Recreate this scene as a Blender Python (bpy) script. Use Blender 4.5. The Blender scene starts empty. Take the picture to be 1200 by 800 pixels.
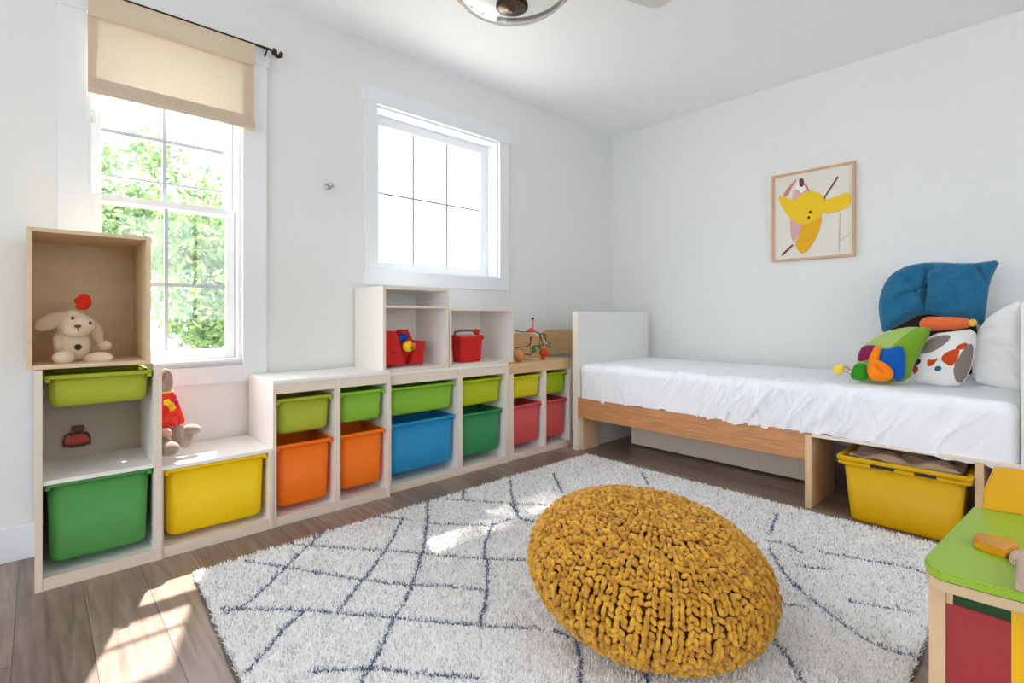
import bpy, bmesh, math, random
import numpy as np
from mathutils import Vector, Matrix, noise
PI = math.pi
S = bpy.context.scene
C = S.collection
random.seed(7)
rng = np.random.default_rng(7)

# ---------------------------------------------------------------- camera
XR, XL, HZ = 1240.0, 43.0, 369.5
F = math.sqrt((XR-600)*(600-XL)); YAW = math.atan((XR-600)/F)
EYE = 0.9030; CAM = np.array([2.630, -3.633])
AX = np.array([-math.sin(YAW), math.cos(YAW)]); RT = np.array([math.cos(YAW), math.sin(YAW)])
cd = bpy.data.cameras.new('camera'); cam = bpy.data.objects.new('camera', cd); C.objects.link(cam)
cam.location = (CAM[0], CAM[1], EYE); cam.rotation_euler = (PI/2, 0, YAW)
cd.sensor_width = 36; cd.lens = F*36/1200; cd.shift_y = -(400-HZ)/1200; cd.clip_start = 0.02
S.camera = cam
S.view_settings.view_transform = 'Standard'; S.view_settings.look = 'None'
S.view_settings.gamma = 1; S.view_settings.use_curve_mapping = False
S.view_settings.exposure = 0.62
S.cycles.use_denoising = True
S.cycles.max_bounces = 12; S.cycles.diffuse_bounces = 8; S.cycles.transparent_max_bounces = 12
S.cycles.caustics_reflective = False; S.cycles.caustics_refractive = False
S.cycles.sample_clamp_indirect = 6

# ---------------------------------------------------------------- world + sun
w = bpy.data.worlds.new('sky'); S.world = w; w.use_nodes = True
bg = w.node_tree.nodes['Background']; bg.inputs[0].default_value = (0.86, 0.925, 1.0, 1); bg.inputs[1].default_value = 3.3
_n = w.node_tree; _t = _n.nodes.new('ShaderNodeTexCoord'); _d = _n.nodes.new('ShaderNodeVectorMath'); _d.operation = 'DOT_PRODUCT'; _d.inputs[1].default_value = (-.93, .05, .36)
_m = _n.nodes.new('ShaderNodeMapRange'); _m.inputs['From Min'].default_value = -.2; _m.inputs['From Max'].default_value = .9; _m.inputs['To Min'].default_value = 3.1; _m.inputs['To Max'].default_value = 6.5      # the sky is brighter on the sun's side
_n.links.new(_t.outputs['Generated'], _d.inputs[0]); _n.links.new(_d.outputs['Value'], _m.inputs['Value']); _n.links.new(_m.outputs['Result'], bg.inputs[1])
sd = bpy.data.lights.new('sun', 'SUN'); sun = bpy.data.objects.new('sun', sd); C.objects.link(sun)
sd.energy = 10.0; sd.angle = math.radians(0.9); sd.color = (1, 0.95, 0.87)
sun.rotation_euler = Vector((-1.0, 0.34, 1.7)).to_track_quat('Z', 'Y').to_euler()
def portal(loc, rot, sx, sy):
    l = bpy.data.lights.new('window_portal', 'AREA'); l.shape = 'RECTANGLE'; l.size = sx; l.size_y = sy
    l.cycles.is_portal = True
    o = bpy.data.objects.new('window_portal', l); C.objects.link(o); o.location = loc; o.rotation_euler = rot
portal((-0.17, -3.205, 1.42), (0, -PI/2, 0), 1.6, 0.6)
portal((-0.17, -1.77, 1.62), (0, -PI/2, 0), 0.95, 0.95)
portal((2.3, -7.12, 1.3), (PI/2, 0, 0), 3.4, 2.0)
portal((4.57, -2.2, 1.45), (0, PI/2, 0), 1.3, 1.6)

# ---------------------------------------------------------------- pixel -> world point on a plane
def ray(x, y):
    d = AX+(x-600)/F*RT
    return np.array([d[0], d[1], -(y-HZ)/F])
def P(x, y, X=None, Y=None, Z=None):
    r = ray(x, y)
    if X is not None: t = (X-CAM[0])/r[0]
    elif Y is not None: t = (Y-CAM[1])/r[1]
    else: t = (Z-EYE)/r[2]
    return Vector((CAM[0]+t*r[0], CAM[1]+t*r[1], EYE+t*r[2]))

# ---------------------------------------------------------------- materials
def lin(c): return tuple((v/255/12.92 if v/255 <= 0.04045 else ((v/255+0.055)/1.055)**2.4) for v in c)
def mat(name, col, rough=0.5, spec=0.5, metal=0, bump=None, var=None, sheen=0, coat=0):
    m = bpy.data.materials.new(name); m.use_nodes = True; nt = m.node_tree; b = nt.nodes['Principled BSDF']
    c = lin(col)+(1,)
    b.inputs['Base Color'].default_value = c; b.inputs['Roughness'].default_value = rough
    b.inputs['Specular IOR Level'].default_value = spec; b.inputs['Metallic'].default_value = metal
    if sheen: b.inputs['Sheen Weight'].default_value = sheen
    if coat: b.inputs['Coat Weight'].default_value = coat
    tc = nt.nodes.new('ShaderNodeTexCoord')
    if bump:
        sc, st, dist = bump
        n = nt.nodes.new('ShaderNodeTexNoise'); n.inputs['Scale'].default_value = sc; n.inputs['Detail'].default_value = 4
        nt.links.new(tc.outputs['Object'], n.inputs['Vector'])
        bp = nt.nodes.new('ShaderNodeBump'); bp.inputs['Strength'].default_value = st; bp.inputs['Distance'].default_value = dist
        nt.links.new(n.outputs['Fac'], bp.inputs['Height']); nt.links.new(bp.outputs['Normal'], b.inputs['Normal'])
    if var:
        sc, amt = var[:2]; stretch = var[2] if len(var) > 2 else (1, 1, 1)
        mp = nt.nodes.new('ShaderNodeMapping'); mp.inputs['Scale'].default_value = stretch
        nt.links.new(tc.outputs['Object'], mp.inputs['Vector'])
        n = nt.nodes.new('ShaderNodeTexNoise'); n.inputs['Scale'].default_value = sc; n.inputs['Detail'].default_value = 5
        nt.links.new(mp.outputs['Vector'], n.inputs['Vector'])
        rp = nt.nodes.new('ShaderNodeValToRGB'); rp.color_ramp.elements[0].position = 0.3; rp.color_ramp.elements[1].position = 0.7
        rp.color_ramp.elements[0].color = tuple(v*(1-amt) for v in c[:3])+(1,); rp.color_ramp.elements[1].color = tuple(min(1, v*(1+amt)) for v in c[:3])+(1,)
        nt.links.new(n.outputs['Fac'], rp.inputs['Fac']); nt.links.new(rp.outputs['Color'], b.inputs['Base Color'])
    return m
def plastic(name, col): return mat(name, col, 0.45, 0.28, bump=(260, 0.05, 0.0006))
def fabric(name, col, sc=500, st=0.35): return mat(name, col, 0.95, 0.15, bump=(sc, st, 0.0015), sheen=0.2)
M = {}
M['wall'] = mat('wall_paint', (228, 229, 227), 0.7, 0.3, bump=(90, 0.08, 0.0015))
M['ceiling'] = mat('ceiling_paint', (246, 247, 250), 0.8, 0.2, bump=(60, 0.05, 0.001))
M['trim'] = mat('trim_paint', (230, 233, 236), 0.4, 0.5)
M['white'] = mat('white_stained_wood', (240, 237, 233), 0.45, 0.4, bump=(120, 0.05, 0.0005))
M['edge'] = mat('pale_wood_edge', (230, 213, 194), 0.5, 0.4, var=(10, 0.025, (1, 1, .5)))
M['rail'] = mat('pale_pine_rail', (228, 212, 194), 0.5, 0.4, var=(14, 0.03, (1, .15, 2)))
M['birch'] = mat('birch_panel', (222, 196, 160), 0.5, 0.4, var=(10, 0.06, (1, 1, 4)))
M['greyback'] = mat('grey_beige_backing', (186, 172, 156), 0.6, 0.3)
M['birch_in'] = mat('birch_veneer', (222, 198, 162), 0.5, 0.4, var=(7, 0.05, (1, 1, 3)))
M['pine'] = mat('natural_pine', (214, 176, 128), 0.5, 0.4, var=(16, 0.12, (.3, .3, 6)))
M['oak'] = mat('oiled_wood_rail', (196, 138, 92), 0.45, 0.4, var=(9, 0.22, (.7, 1, 11)), bump=(80, 0.1, 0.0006))
M['palewood'] = mat('light_plank_wood', (220, 186, 146), 0.5, 0.4, var=(12, 0.1, (1, 1, .4)))
M['board'] = mat('painted_white_board', (226, 227, 222), 0.45, 0.4)
M['cream'] = mat('cream_board_edge', (232, 220, 205), 0.5, 0.4)
for n, c in dict(lime=(168, 175, 48), leaf=(132, 182, 50), green=(82, 152, 78), dkgreen=(54, 136, 84), yellow=(244, 204, 14), orange=(245, 118, 18),
                 blue=(40, 140, 190), coral=(206, 84, 84), mustard=(206, 192, 20), olive=(158, 178, 20), lime2=(170, 186, 18), bigyellow=(212, 165, 0), red=(206, 30, 26)).items():
    M[n] = plastic(n+'_plastic', c)
M['black'] = mat('black_paint', (25, 24, 24), 0.5)
M['dark'] = mat('dark_bronze', (62, 46, 40), 0.4, 0.5, 0.7)
M['chrome'] = mat('chrome', (190, 190, 192), 0.15, 0.5, 1)
M['sheet'] = mat('white_cotton_sheet', (240, 241, 245), 0.9, 0.2, bump=(260, 0.12, 0.0008))
M['tealblue'] = fabric('teal_blue_cotton', (34, 104, 140), 350, .25)
M['whitecotton'] = fabric('white_cotton', (236, 236, 232), 400, .2)

# ---------------------------------------------------------------- mesh helpers
def link(name, bm, mats, parent=None, smooth=False, loc=None):
    me = bpy.data.meshes.new(name); bm.normal_update(); bm.to_mesh(me); bm.free()
    for m in (mats if isinstance(mats, (list, tuple)) else [mats]): me.materials.append(M[m] if isinstance(m, str) else m)
    if smooth:
        for p in me.polygons: p.use_smooth = True
    o = bpy.data.objects.new(name, me); C.objects.link(o)
    if parent: o.parent = parent
    if loc is not None: o.location = loc
    return o
def tag(o, label, cat, group=None, kind=None):
    if label: o['label'] = label
    if cat: o['category'] = cat
    if group: o['group'] = group
    if kind: o['kind'] = kind
    return o
def thing(name, loc, label=None, cat=None, group=None, kind=None, rz=0):
    o = bpy.data.objects.new(name, None); C.objects.link(o); o.location = loc; o.rotation_euler = (0, 0, rz); o.empty_display_size = .05
    return tag(o, label, cat, group, kind)
def B(): return bmesh.new()
def box(bm, a, b, mi=0, bev=0.0):
    a = Vector(a); b = Vector(b); c = (a+b)/2; s = b-a
    r = bmesh.ops.create_cube(bm, size=1, matrix=Matrix.Translation(c) @ Matrix.Diagonal((abs(s.x), abs(s.y), abs(s.z), 1)))
    vs = r['verts']; fs = {f for v in vs for f in v.link_faces}
    for f in fs: f.material_index = mi
    if bev:
        es = list({e for v in vs for e in v.link_edges})
        r2 = bmesh.ops.bevel(bm, geom=es, offset=bev, segments=2, affect='EDGES', profile=.7)
        for f in r2['faces']: f.material_index = mi
    return vs
def ell(bm, c, r, rot=None, mi=0, seg=20, ring=12):
    m = Matrix.Translation(Vector(c))
    if rot is not None: m = m @ (rot.to_matrix().to_4x4() if not isinstance(rot, Matrix) else rot.to_4x4())
    m = m @ Matrix.Diagonal((r[0], r[1], r[2], 1))
    g = bmesh.ops.create_uvsphere(bm, u_segments=seg, v_segments=ring, radius=1, matrix=m)
    for f in {f for v in g['verts'] for f in v.link_faces}: f.material_index = mi
    return g['verts']
def rotto(d, up='Z'): return Vector(d).normalized().to_track_quat(up, 'X' if up != 'X' else 'Y')
def limb(bm, a, b, ra, rb, mi=0):       # capsule-like ellipsoid between two points
    a = Vector(a); b = Vector(b); d = b-a
    ell(bm, (a+b)/2, (ra, rb, d.length/2), rotto(d), mi)
def tube(bm, pts, r, seg=8, mi=0, cap=True):
    pts = [Vector(p) for p in pts]; n = len(pts); rings = []
    rr = r if isinstance(r, (list, tuple)) else [r]*n
    t0 = (pts[1]-pts[0]).normalized(); nrm = t0.orthogonal().normalized()
    for i in range(n):
        t = ((pts[min(i+1, n-1)]-pts[max(i-1, 0)])).normalized()
        nrm = (nrm-t*nrm.dot(t)).normalized(); bi = t.cross(nrm)
        rings.append([bm.verts.new(pts[i]+(nrm*math.cos(2*PI*k/seg)+bi*math.sin(2*PI*k/seg))*rr[i]) for k in range(seg)])
    for i in range(n-1):
        for k in range(seg):
            f = bm.faces.new((rings[i][k], rings[i][(k+1) % seg], rings[i+1][(k+1) % seg], rings[i+1][k])); f.material_index = mi
    if cap:
        bm.faces.new(rings[0][::-1]).material_index = mi; bm.faces.new(rings[-1]).material_index = mi
def lathe(bm, prof, seg=48, mi=0, c=(0, 0, 0)):
    c = Vector(c); rings = []
    for r, z in prof:
        rings.append([bm.verts.new(c+Vector((r*math.cos(2*PI*k/seg), r*math.sin(2*PI*k/seg), z))) for k in range(seg)] if r > 1e-6 else [bm.verts.new(c+Vector((0, 0, z)))])
    for a, b in zip(rings[:-1], rings[1:]):
        for k in range(seg):
            k2 = (k+1) % seg
            v = [a[k % len(a)], a[k2 % len(a)], b[k2 % len(b)], b[k % len(b)]]
            v = list(dict.fromkeys(v))
            if len(v) > 2: bm.faces.new(v).material_index = mi
def rrect(hx, hy, r, z, n=6):
    r = min(r, hx, hy); out = []
    for cx, cy, a0 in ((hx-r, hy-r, 0), (-hx+r, hy-r, PI/2), (-hx+r, -hy+r, PI), (hx-r, -hy+r, 3*PI/2)):
        for k in range(n+1):
            a = a0+k*PI/2/n; out.append((cx+r*math.cos(a), cy+r*math.sin(a), z))
    return out
def loft(bm, rings, closed=False, capa=True, capb=True, mi=0):
    R = [[bm.verts.new(p) for p in r] for r in rings]
    pairs = list(zip(R[:-1], R[1:]))
    if closed: pairs.append((R[-1], R[0]))
    n = len(R[0])
    for a, b in pairs:
        for k in range(n): bm.faces.new((a[k], a[(k+1) % n], b[(k+1) % n], b[k])).material_index = mi
    if not closed:
        if capa: bm.faces.new(R[0][::-1]).material_index = mi
        if capb: bm.faces.new(R[-1]).material_index = mi
def extr(bm, poly, vec, mi=0, bev=0):   # planar polygon (3D pts) extruded by vec
    vec = Vector(vec); a = [bm.verts.new(Vector(p)) for p in poly]; b = [bm.verts.new(Vector(p)+vec) for p in poly]
    n = len(a); fs = [bm.faces.new(a[::-1]), bm.faces.new(b)]
    for k in range(n): fs.append(bm.faces.new((a[k], a[(k+1) % n], b[(k+1) % n], b[k])))
    for f in fs: f.material_index = mi
    bmesh.ops.recalc_face_normals(bm, faces=fs)
    if bev: bmesh.ops.bevel(bm, geom=list(set(fs[0].edges) | set(fs[1].edges)), offset=bev, segments=2, affect='EDGES')
def inpoly(x, y, pl):
    c = False; j = len(pl)-1
    for i in range(len(pl)):
        xi, yi = pl[i]; xj, yj = pl[j]
        if (yi > y) != (yj > y) and x < (xj-xi)*(y-yi)/(yj-yi)+xi: c = not c
        j = i
    return c
def smoothpts(pts, n=96, closed=True, iters=2):
    pts = [np.array(p, float) for p in pts]
    for _ in range(iters):
        out = []
        m = len(pts)
        for i in range(m if closed else m-1):
            a, b = pts[i], pts[(i+1) % m]; out += [a*.75+b*.25, a*.25+b*.75]
        if not closed: out = [pts[0]]+out+[pts[-1]]
        pts = out
    if closed: pts = pts+[pts[0]]
    A = np.array(pts); d = np.r_[0, np.cumsum(np.linalg.norm(np.diff(A, axis=0), axis=1))]
    t = np.linspace(0, d[-1], n, endpoint=not closed)
    return np.stack([np.interp(t, d, A[:, k]) for k in range(A.shape[1])], 1)

# puffed cushion: outline given in photo pixels, mapped onto a plane at its own place, inflated both ways
def puff(outline, plane, tf, tb, rings=26, n=110, center=None, matfn=None, wr=0.0, crease=None, iters=2, q=.55, seed=0):
    o = smoothpts(outline, n, iters=iters); c = np.array(center) if center else o.mean(0)
    bm = B(); p0 = Vector(plane(*c)); pr = Vector(plane(c[0]+5, c[1])); pu = Vector(plane(c[0], c[1]-5))
    N = (pr-p0).cross(pu-p0).normalized()
    camv = Vector((CAM[0], CAM[1], EYE))-p0
    if N.dot(camv) < 0: N = -N
    for side, T in ((1, tf), (-1, tb)):
        rr = []
        for i in range(rings+1):
            s = (i/rings)**.85; row = []
            for k in range(n):
                px = c+s*(o[k]-c)
                h = T*max(0, 1-s**2.6)**q
                v = Vector(plane(*px))
                if crease and side > 0: h += crease(px[0], px[1])*(1-s**6)
                if wr: h += wr*noise.noise(v*14+Vector((seed, 0, 0)))*(1-s**8)*1.5+wr*.5*noise.noise(v*35+Vector((seed, 3, 0)))*(1-s**8)
                row.append(bm.verts.new(v+N*h*side) if not (i == 0 and k) else None)
            rr.append((row, s))
        for i in range(rings):
            a, b = rr[i][0], rr[i+1][0]
            for k in range(n):
                k2 = (k+1) % n
                vs = (a[0], b[k], b[k2]) if i == 0 else (a[k], b[k], b[k2], a[k2])
                f = bm.faces.new(vs if side > 0 else vs[::-1])
                if matfn:
                    s = (rr[i][1]+rr[i+1][1])/2; px = c+s*((o[k]+o[k2])/2-c); f.material_index = matfn(px[0], px[1]) if side > 0 else matfn(None, None)
    bmesh.ops.remove_doubles(bm, verts=bm.verts, dist=1e-5)
    bmesh.ops.recalc_face_normals(bm, faces=bm.faces)
    return bm

# ================================================================ SETTING
ZC = 2.44
X1, Y0 = 4.45, -7.0
bm = B()                                   # floor planks run across the room, away from the window wall
box(bm, (-.14, Y0-.12, -.1), (X1+.12, .12, 0)); 
fm = bpy.data.materials.new('wood_plank_floor'); fm.use_nodes = True; nt = fm.node_tree; b = nt.nodes['Principled BSDF']
tc = nt.nodes.new('ShaderNodeTexCoord'); br = nt.nodes.new('ShaderNodeTexBrick')
br.inputs['Scale'].default_value = 1; br.inputs['Brick Width'].default_value = 1.25; br.inputs['Row Height'].default_value = .16
br.inputs['Mortar Size'].default_value = .0012; br.inputs['Mortar Smooth'].default_value = .1; br.inputs['Bias'].default_value = 0
br.offset = .37
br.inputs['Color1'].default_value = lin((150, 130, 118))+(1,); br.inputs['Color2'].default_value = lin((128, 110, 100))+(1,); br.inputs['Mortar'].default_value = lin((84, 70, 62))+(1,)
nt.links.new(tc.outputs['Object'], br.inputs['Vector'])
mp = nt.nodes.new('ShaderNodeMapping'); mp.inputs['Scale'].default_value = (1.3, 16, 1); nt.links.new(tc.outputs['Object'], mp.inputs['Vector'])
n1 = nt.nodes.new('ShaderNodeTexNoise'); n1.inputs['Scale'].default_value = 3; n1.inputs['Detail'].default_value = 8; n1.inputs['Distortion'].default_value = .6
nt.links.new(mp.outputs['Vector'], n1.inputs['Vector'])
rp = nt.nodes.new('ShaderNodeValToRGB'); rp.color_ramp.elements[0].position = .3; rp.color_ramp.elements[0].color = (.66, .63, .62, 1); rp.color_ramp.elements[1].position = .7; rp.color_ramp.elements[1].color = (1.25, 1.22, 1.2, 1)
nt.links.new(n1.outputs['Fac'], rp.inputs['Fac'])
mx = nt.nodes.new('ShaderNodeMix'); mx.data_type = 'RGBA'; mx.blend_type = 'MULTIPLY'; mx.inputs[0].default_value = 1
nt.links.new(br.outputs['Color'], mx.inputs[6]); nt.links.new(rp.outputs['Color'], mx.inputs[7]); nt.links.new(mx.outputs[2], b.inputs['Base Color'])
b.inputs['Roughness'].default_value = .36; b.inputs['Specular IOR Level'].default_value = .5
bp = nt.nodes.new('ShaderNodeBump'); bp.inputs['Strength'].default_value = .15; bp.inputs['Distance'].default_value = .002
nt.links.new(n1.outputs['Fac'], bp.inputs['Height']); nt.links.new(bp.outputs['Normal'], b.inputs['Normal'])
tag(link('floor', bm, fm), None, None, kind='structure')
bm = B(); box(bm, (-.14, Y0-.12, ZC), (X1+.12, .12, ZC+.12)); tag(link('ceiling', bm, 'ceiling'), None, None, kind='structure')
# window wall with two openings
W1 = (-3.489, -2.925, 0.672, 2.10); W2 = (-2.233, -1.31, 1.159, 2.092)
def holed(bm, holes, u0, u1, z0, z1, put):
    us = sorted({u0, u1, *[h[0] for h in holes], *[h[1] for h in holes]})
    for a, c in zip(us[:-1], us[1:]):
        m = (a+c)/2; zs = z0
        for h in sorted([h for h in holes if h[0] <= m <= h[1]], key=lambda h: h[2]):
            put(a, c, zs, h[2]); zs = h[3]
        if zs < z1: put(a, c, zs, z1)
bm = B(); holed(bm, [W1, W2], Y0, 0, 0, ZC, lambda a, c, z, t: box(bm, (-.14, a, z), (0, c, t)))
tag(link('wall_left', bm, 'wall'), None, None, kind='structure')
bm = B(); box(bm, (-.14, 0, 0), (X1+.12, .12, ZC)); tag(link('wall_back', bm, 'wall'), None, None, kind='structure')
W4 = (-3.0, -1.4, .8, 2.1); W3 = (.6, 4.0, .3, 2.3)  # unseen window openings, added and sized to fill the room with daylight
bm = B(); holed(bm, [W4], Y0, 0, 0, ZC, lambda a, c, z, t: box(bm, (X1, a, z), (X1+.12, c, t))); tag(link('wall_right', bm, 'wall'), None, None, kind='structure')
bm = B(); holed(bm, [W3], -.14, X1+.12, 0, ZC, lambda a, c, z, t: box(bm, (a, Y0-.12, z), (c, Y0, t))); tag(link('wall_front', bm, 'wall'), None, None, kind='structure')
def baseboard(name, a, b_):
    bm = B(); box(bm, a, b_, bev=.003); tag(link(name, bm, 'trim'), None, None, kind='structure')
baseboard('baseboard_left', (0, Y0, 0), (.016, 0, .125)); baseboard('baseboard_back', (.016, -.016, 0), (X1, 0, .11))
# glass
gm = bpy.data.materials.new('window_glass'); gm.use_nodes = True; nt = gm.node_tree; nt.nodes.clear()
o_ = nt.nodes.new('ShaderNodeOutputMaterial'); tr = nt.nodes.new('ShaderNodeBsdfTransparent'); gl = nt.nodes.new('ShaderNodeBsdfGlossy'); gl.inputs['Roughness'].default_value = .02
ms = nt.nodes.new('ShaderNodeMixShader'); ms.inputs[0].default_value = .05
nt.links.new(tr.outputs[0], ms.inputs[1]); nt.links.new(gl.outputs[0], ms.inputs[2]); nt.links.new(ms.outputs[0], o_.inputs[0])
M['pane'] = gm
def fr(bm, X0, X1_, y0, y1, z0, z1, w_, top=None, bot=None, bev=.002):   # rectangular frame
    top = w_ if top is None else top; bot = w_ if bot is None else bot
    box(bm, (X0, y0, z0), (X1_, y0+w_, z1), bev=bev); box(bm, (X0, y1-w_, z0), (X1_, y1, z1), bev=bev)
    box(bm, (X0, y0+w_, z1-top), (X1_, y1-w_, z1), bev=bev); box(bm, (X0, y0+w_, z0), (X1_, y1-w_, z0+bot), bev=bev)
# window 1: double hung
w1 = thing('window_1', (0, -3.2, .6), kind='structure')
def wl(name, bm, m, par): 
    o = link(name, bm, m, par); o.location = -par.location; return o
y0, y1, z0, z1 = W1
bm = B(); box(bm, (0, -3.575, .595), (.02, y0, 2.10), bev=.002); box(bm, (0, y1, .595), (.02, -2.82, 2.10), bev=.002)
box(bm, (0, -3.585, 2.10), (.024, -2.81, 2.19), bev=.002); box(bm, (0, y0, .595), (.02, y1, .672), bev=.002)
wl('casing', bm, 'trim', w1)
bm = B(); fr(bm, -.14, -.001, y0-.0, y1, z0, z1, .016); wl('jamb', bm, 'trim', w1)
bm = B(); box(bm, (-.13, y0+.016, z0+.016), (.03, y1-.016, z0+.03), bev=.003); wl('sill', bm, 'trim', w1)
bm = B(); fr(bm, -.085, -.05, y0+.018, y1-.018, z0+.03, 1.405, .034, .03, .045)
wl('lower_sash', bm, 'trim', w1)
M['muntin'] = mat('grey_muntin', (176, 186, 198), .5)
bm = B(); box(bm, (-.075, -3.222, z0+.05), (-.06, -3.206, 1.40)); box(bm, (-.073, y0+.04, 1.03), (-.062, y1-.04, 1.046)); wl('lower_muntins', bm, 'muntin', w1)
bm = B(); fr(bm, -.125, -.09, y0+.018, y1-.018, 1.375, z1-.016, .034, .04, .035)
wl('upper_sash', bm, 'trim', w1)
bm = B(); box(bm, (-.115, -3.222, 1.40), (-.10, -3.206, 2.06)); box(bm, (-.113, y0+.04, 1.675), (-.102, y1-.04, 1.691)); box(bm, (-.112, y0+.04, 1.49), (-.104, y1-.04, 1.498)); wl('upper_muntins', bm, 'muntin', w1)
bm = B(); box(bm, (-.0812, y0+.05, z0+.07), (-.0785, y1-.05, 1.38)); wl('lower_pane', bm, 'pane', w1)
bm = B(); box(bm, (-.1212, y0+.05, 1.40), (-.1185, y1-.05, 2.06)); wl('upper_pane', bm, 'pane', w1)
bm = B(); tube(bm, [P(107, 143, X=-.085), P(106, 131, X=-.07), P(110, 128, X=-.06), P(113, 135, X=-.055), P(112, 144, X=-.08)], .003); wl('latch', bm, 'chrome', w1)
# window 2: fixed six-light
w2 = thing('window_2', (0, -1.77, 1.08), kind='structure')
y0, y1, z0, z1 = W2
bm = B(); box(bm, (0, -2.305, 1.08), (.02, y0, z1), bev=.002); box(bm, (0, y1, 1.08), (.02, -1.228, z1), bev=.002)
box(bm, (0, -2.318, z1), (.024, -1.215, 2.188), bev=.002); box(bm, (0, -2.318, 1.075), (.022, -1.222, z0), bev=.002); wl('casing', bm, 'trim', w2)
bm = B(); fr(bm, -.14, -.001, y0, y1, z0, z1, .012); wl('jamb', bm, 'trim', w2)
bm = B(); fr(bm, -.14, -.10, y0+.012, y1-.012, z0+.012, z1-.012, .062, .055, .05)
wl('sash', bm, 'trim', w2)
bm = B()
for yy in (-1.915, -1.66): box(bm, (-.124, yy-.008, z0+.05), (-.112, yy+.008, z1-.05))
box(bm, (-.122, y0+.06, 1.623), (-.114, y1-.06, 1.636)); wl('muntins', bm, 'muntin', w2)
bm = B(); box(bm, (-.1292, y0+.07, z0+.055), (-.1265, y1-.07, z1-.06)); wl('glass_pane', bm, 'pane', w2)
for nm, (a, b_) in (('fill_window_3', ((W3[0], Y0-.12, W3[2]), (W3[1], Y0, W3[3]))),):
    o = thing(nm, a, kind='structure'); bm = B()
    for xx in (W3[0], 2.15, W3[1]-.05): box(bm, (xx, Y0-.08, W3[2]), (xx+.05, Y0-.04, W3[3]))
    box(bm, (W3[0], Y0-.08, W3[2]), (W3[1], Y0-.04, W3[2]+.06)); box(bm, (W3[0], Y0-.08, W3[3]-.06), (W3[1], Y0-.04, W3[3])); wl('window_frame', bm, 'trim', o)
o = thing('fill_window_4', (X1, W4[0], W4[2]), kind='structure'); bm = B(); fr(bm, X1+.04, X1+.08, *W4, .05); box(bm, (X1+.04, -2.22, W4[2]), (X1+.08, -2.18, W4[3])); wl('window_frame', bm, 'trim', o)

# ================================================================ roman shade and rod
rod = thing('curtain_rod', (.05, -3.2, 2.18), 'thin dark bronze curtain rod with curled end above the tall window', 'curtain rod')
bm = B(); tube(bm, [(.055, -3.66, 2.176), (.055, -2.81, 2.176)], .006, 10); rodp = wl('rod', bm, 'dark', rod)
bm = B()
for kk in range(2):
    pts = [Vector((.055+.016*math.cos(a)*(1-a/16)*(1 if kk else .8), -2.805+.010*a/2+(.008 if kk else 0), 2.166+.018*math.sin(a)*(1-a/16))) for a in np.linspace(0, 7.5, 26)]
    tube(bm, pts, [.007*(1-.4*i/26) for i in range(26)], 8)
ell(bm, (.055, -2.80, 2.168), (.014, .010, .014)); ell(bm, (.055, -2.765, 2.168), (.011, .009, .016))
link('finial', bm, 'dark', rodp) ; C.objects[-1].data.polygons.foreach_set('use_smooth', [True]*len(C.objects[-1].data.polygons))
for yy in (-3.60, -2.83):
    bm = B(); tube(bm, [(.021, yy, 2.15), (.045, yy, 2.16), (.055, yy, 2.168)], .004); wl('bracket', bm, 'dark', rod)
sm = bpy.data.materials.new('translucent_linen'); sm.use_nodes = True; nt = sm.node_tree; nt.nodes.clear()
o_ = nt.nodes.new('ShaderNodeOutputMaterial'); df = nt.nodes.new('ShaderNodeBsdfDiffuse'); tl = nt.nodes.new('ShaderNodeBsdfTranslucent'); ms = nt.nodes.new('ShaderNodeMixShader')
wv = nt.nodes.new('ShaderNodeTexNoise'); wv.inputs['Scale'].default_value = 300; tc = nt.nodes.new('ShaderNodeTexCoord'); mp = nt.nodes.new('ShaderNodeMapping'); mp.inputs['Scale'].default_value = (1, .5, 1.2)
nt.links.new(tc.outputs['Object'], mp.inputs[0]); nt.links.new(mp.outputs[0], wv.inputs['Vector'])
rp = nt.nodes.new('ShaderNodeValToRGB'); rp.color_ramp.elements[0].position = .3; rp.color_ramp.elements[1].position = .7; rp.color_ramp.elements[0].color = lin((212, 194, 170))+(1,); rp.color_ramp.elements[1].color = lin((222, 205, 182))+(1,)
nt.links.new(wv.outputs['Fac'], rp.inputs[0]); nt.links.new(rp.outputs[0], df.inputs[0]); nt.links.new(rp.outputs[0], tl.inputs[0])
ms.inputs[0].default_value = .15; nt.links.new(df.outputs[0], ms.inputs[1]); nt.links.new(tl.outputs[0], ms.inputs[2]); nt.links.new(ms.outputs[0], o_.inputs[0])
M['linen'] = sm
shd = thing('roman_shade', (.045, -3.19, 2.17), 'beige linen roman shade drawn part way down the tall window', 'window shade')
ya, yb = -3.487, -2.884
def clothgrid(ya, yb, za, zb, Xf, ny=60, nz=30, th=.002):
    bm = B(); g = [[bm.verts.new((Xf(i/ny, j/nz), ya+(yb-ya)*i/ny, za+(zb-za)*j/nz)) for i in range(ny+1)] for j in range(nz+1)]
    for j in range(nz):
        for i in range(ny): bm.faces.new((g[j][i], g[j][i+1], g[j+1][i+1], g[j+1][i]))
    return bm
bm = clothgrid(ya, yb, 1.785, 2.09, lambda u, v: .040+.004*math.sin(u*5+v*3)*(1-v)); o = wl('shade_panel', bm, 'linen', shd)
bm = clothgrid(ya, yb, 2.075, 2.170, lambda u, v: .053+.010*math.sin(v*PI*.5)); wl('header_band', bm, 'linen', shd)
bm = clothgrid(ya, ya+.028, 1.80, 2.08, lambda u, v: .043); wl('side_hem', bm, 'linen', shd)
bm = clothgrid(yb-.045, yb, 1.80, 2.08, lambda u, v: .043); wl('side_hem', bm, 'linen', shd)
bm = B(); n = 40
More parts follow.
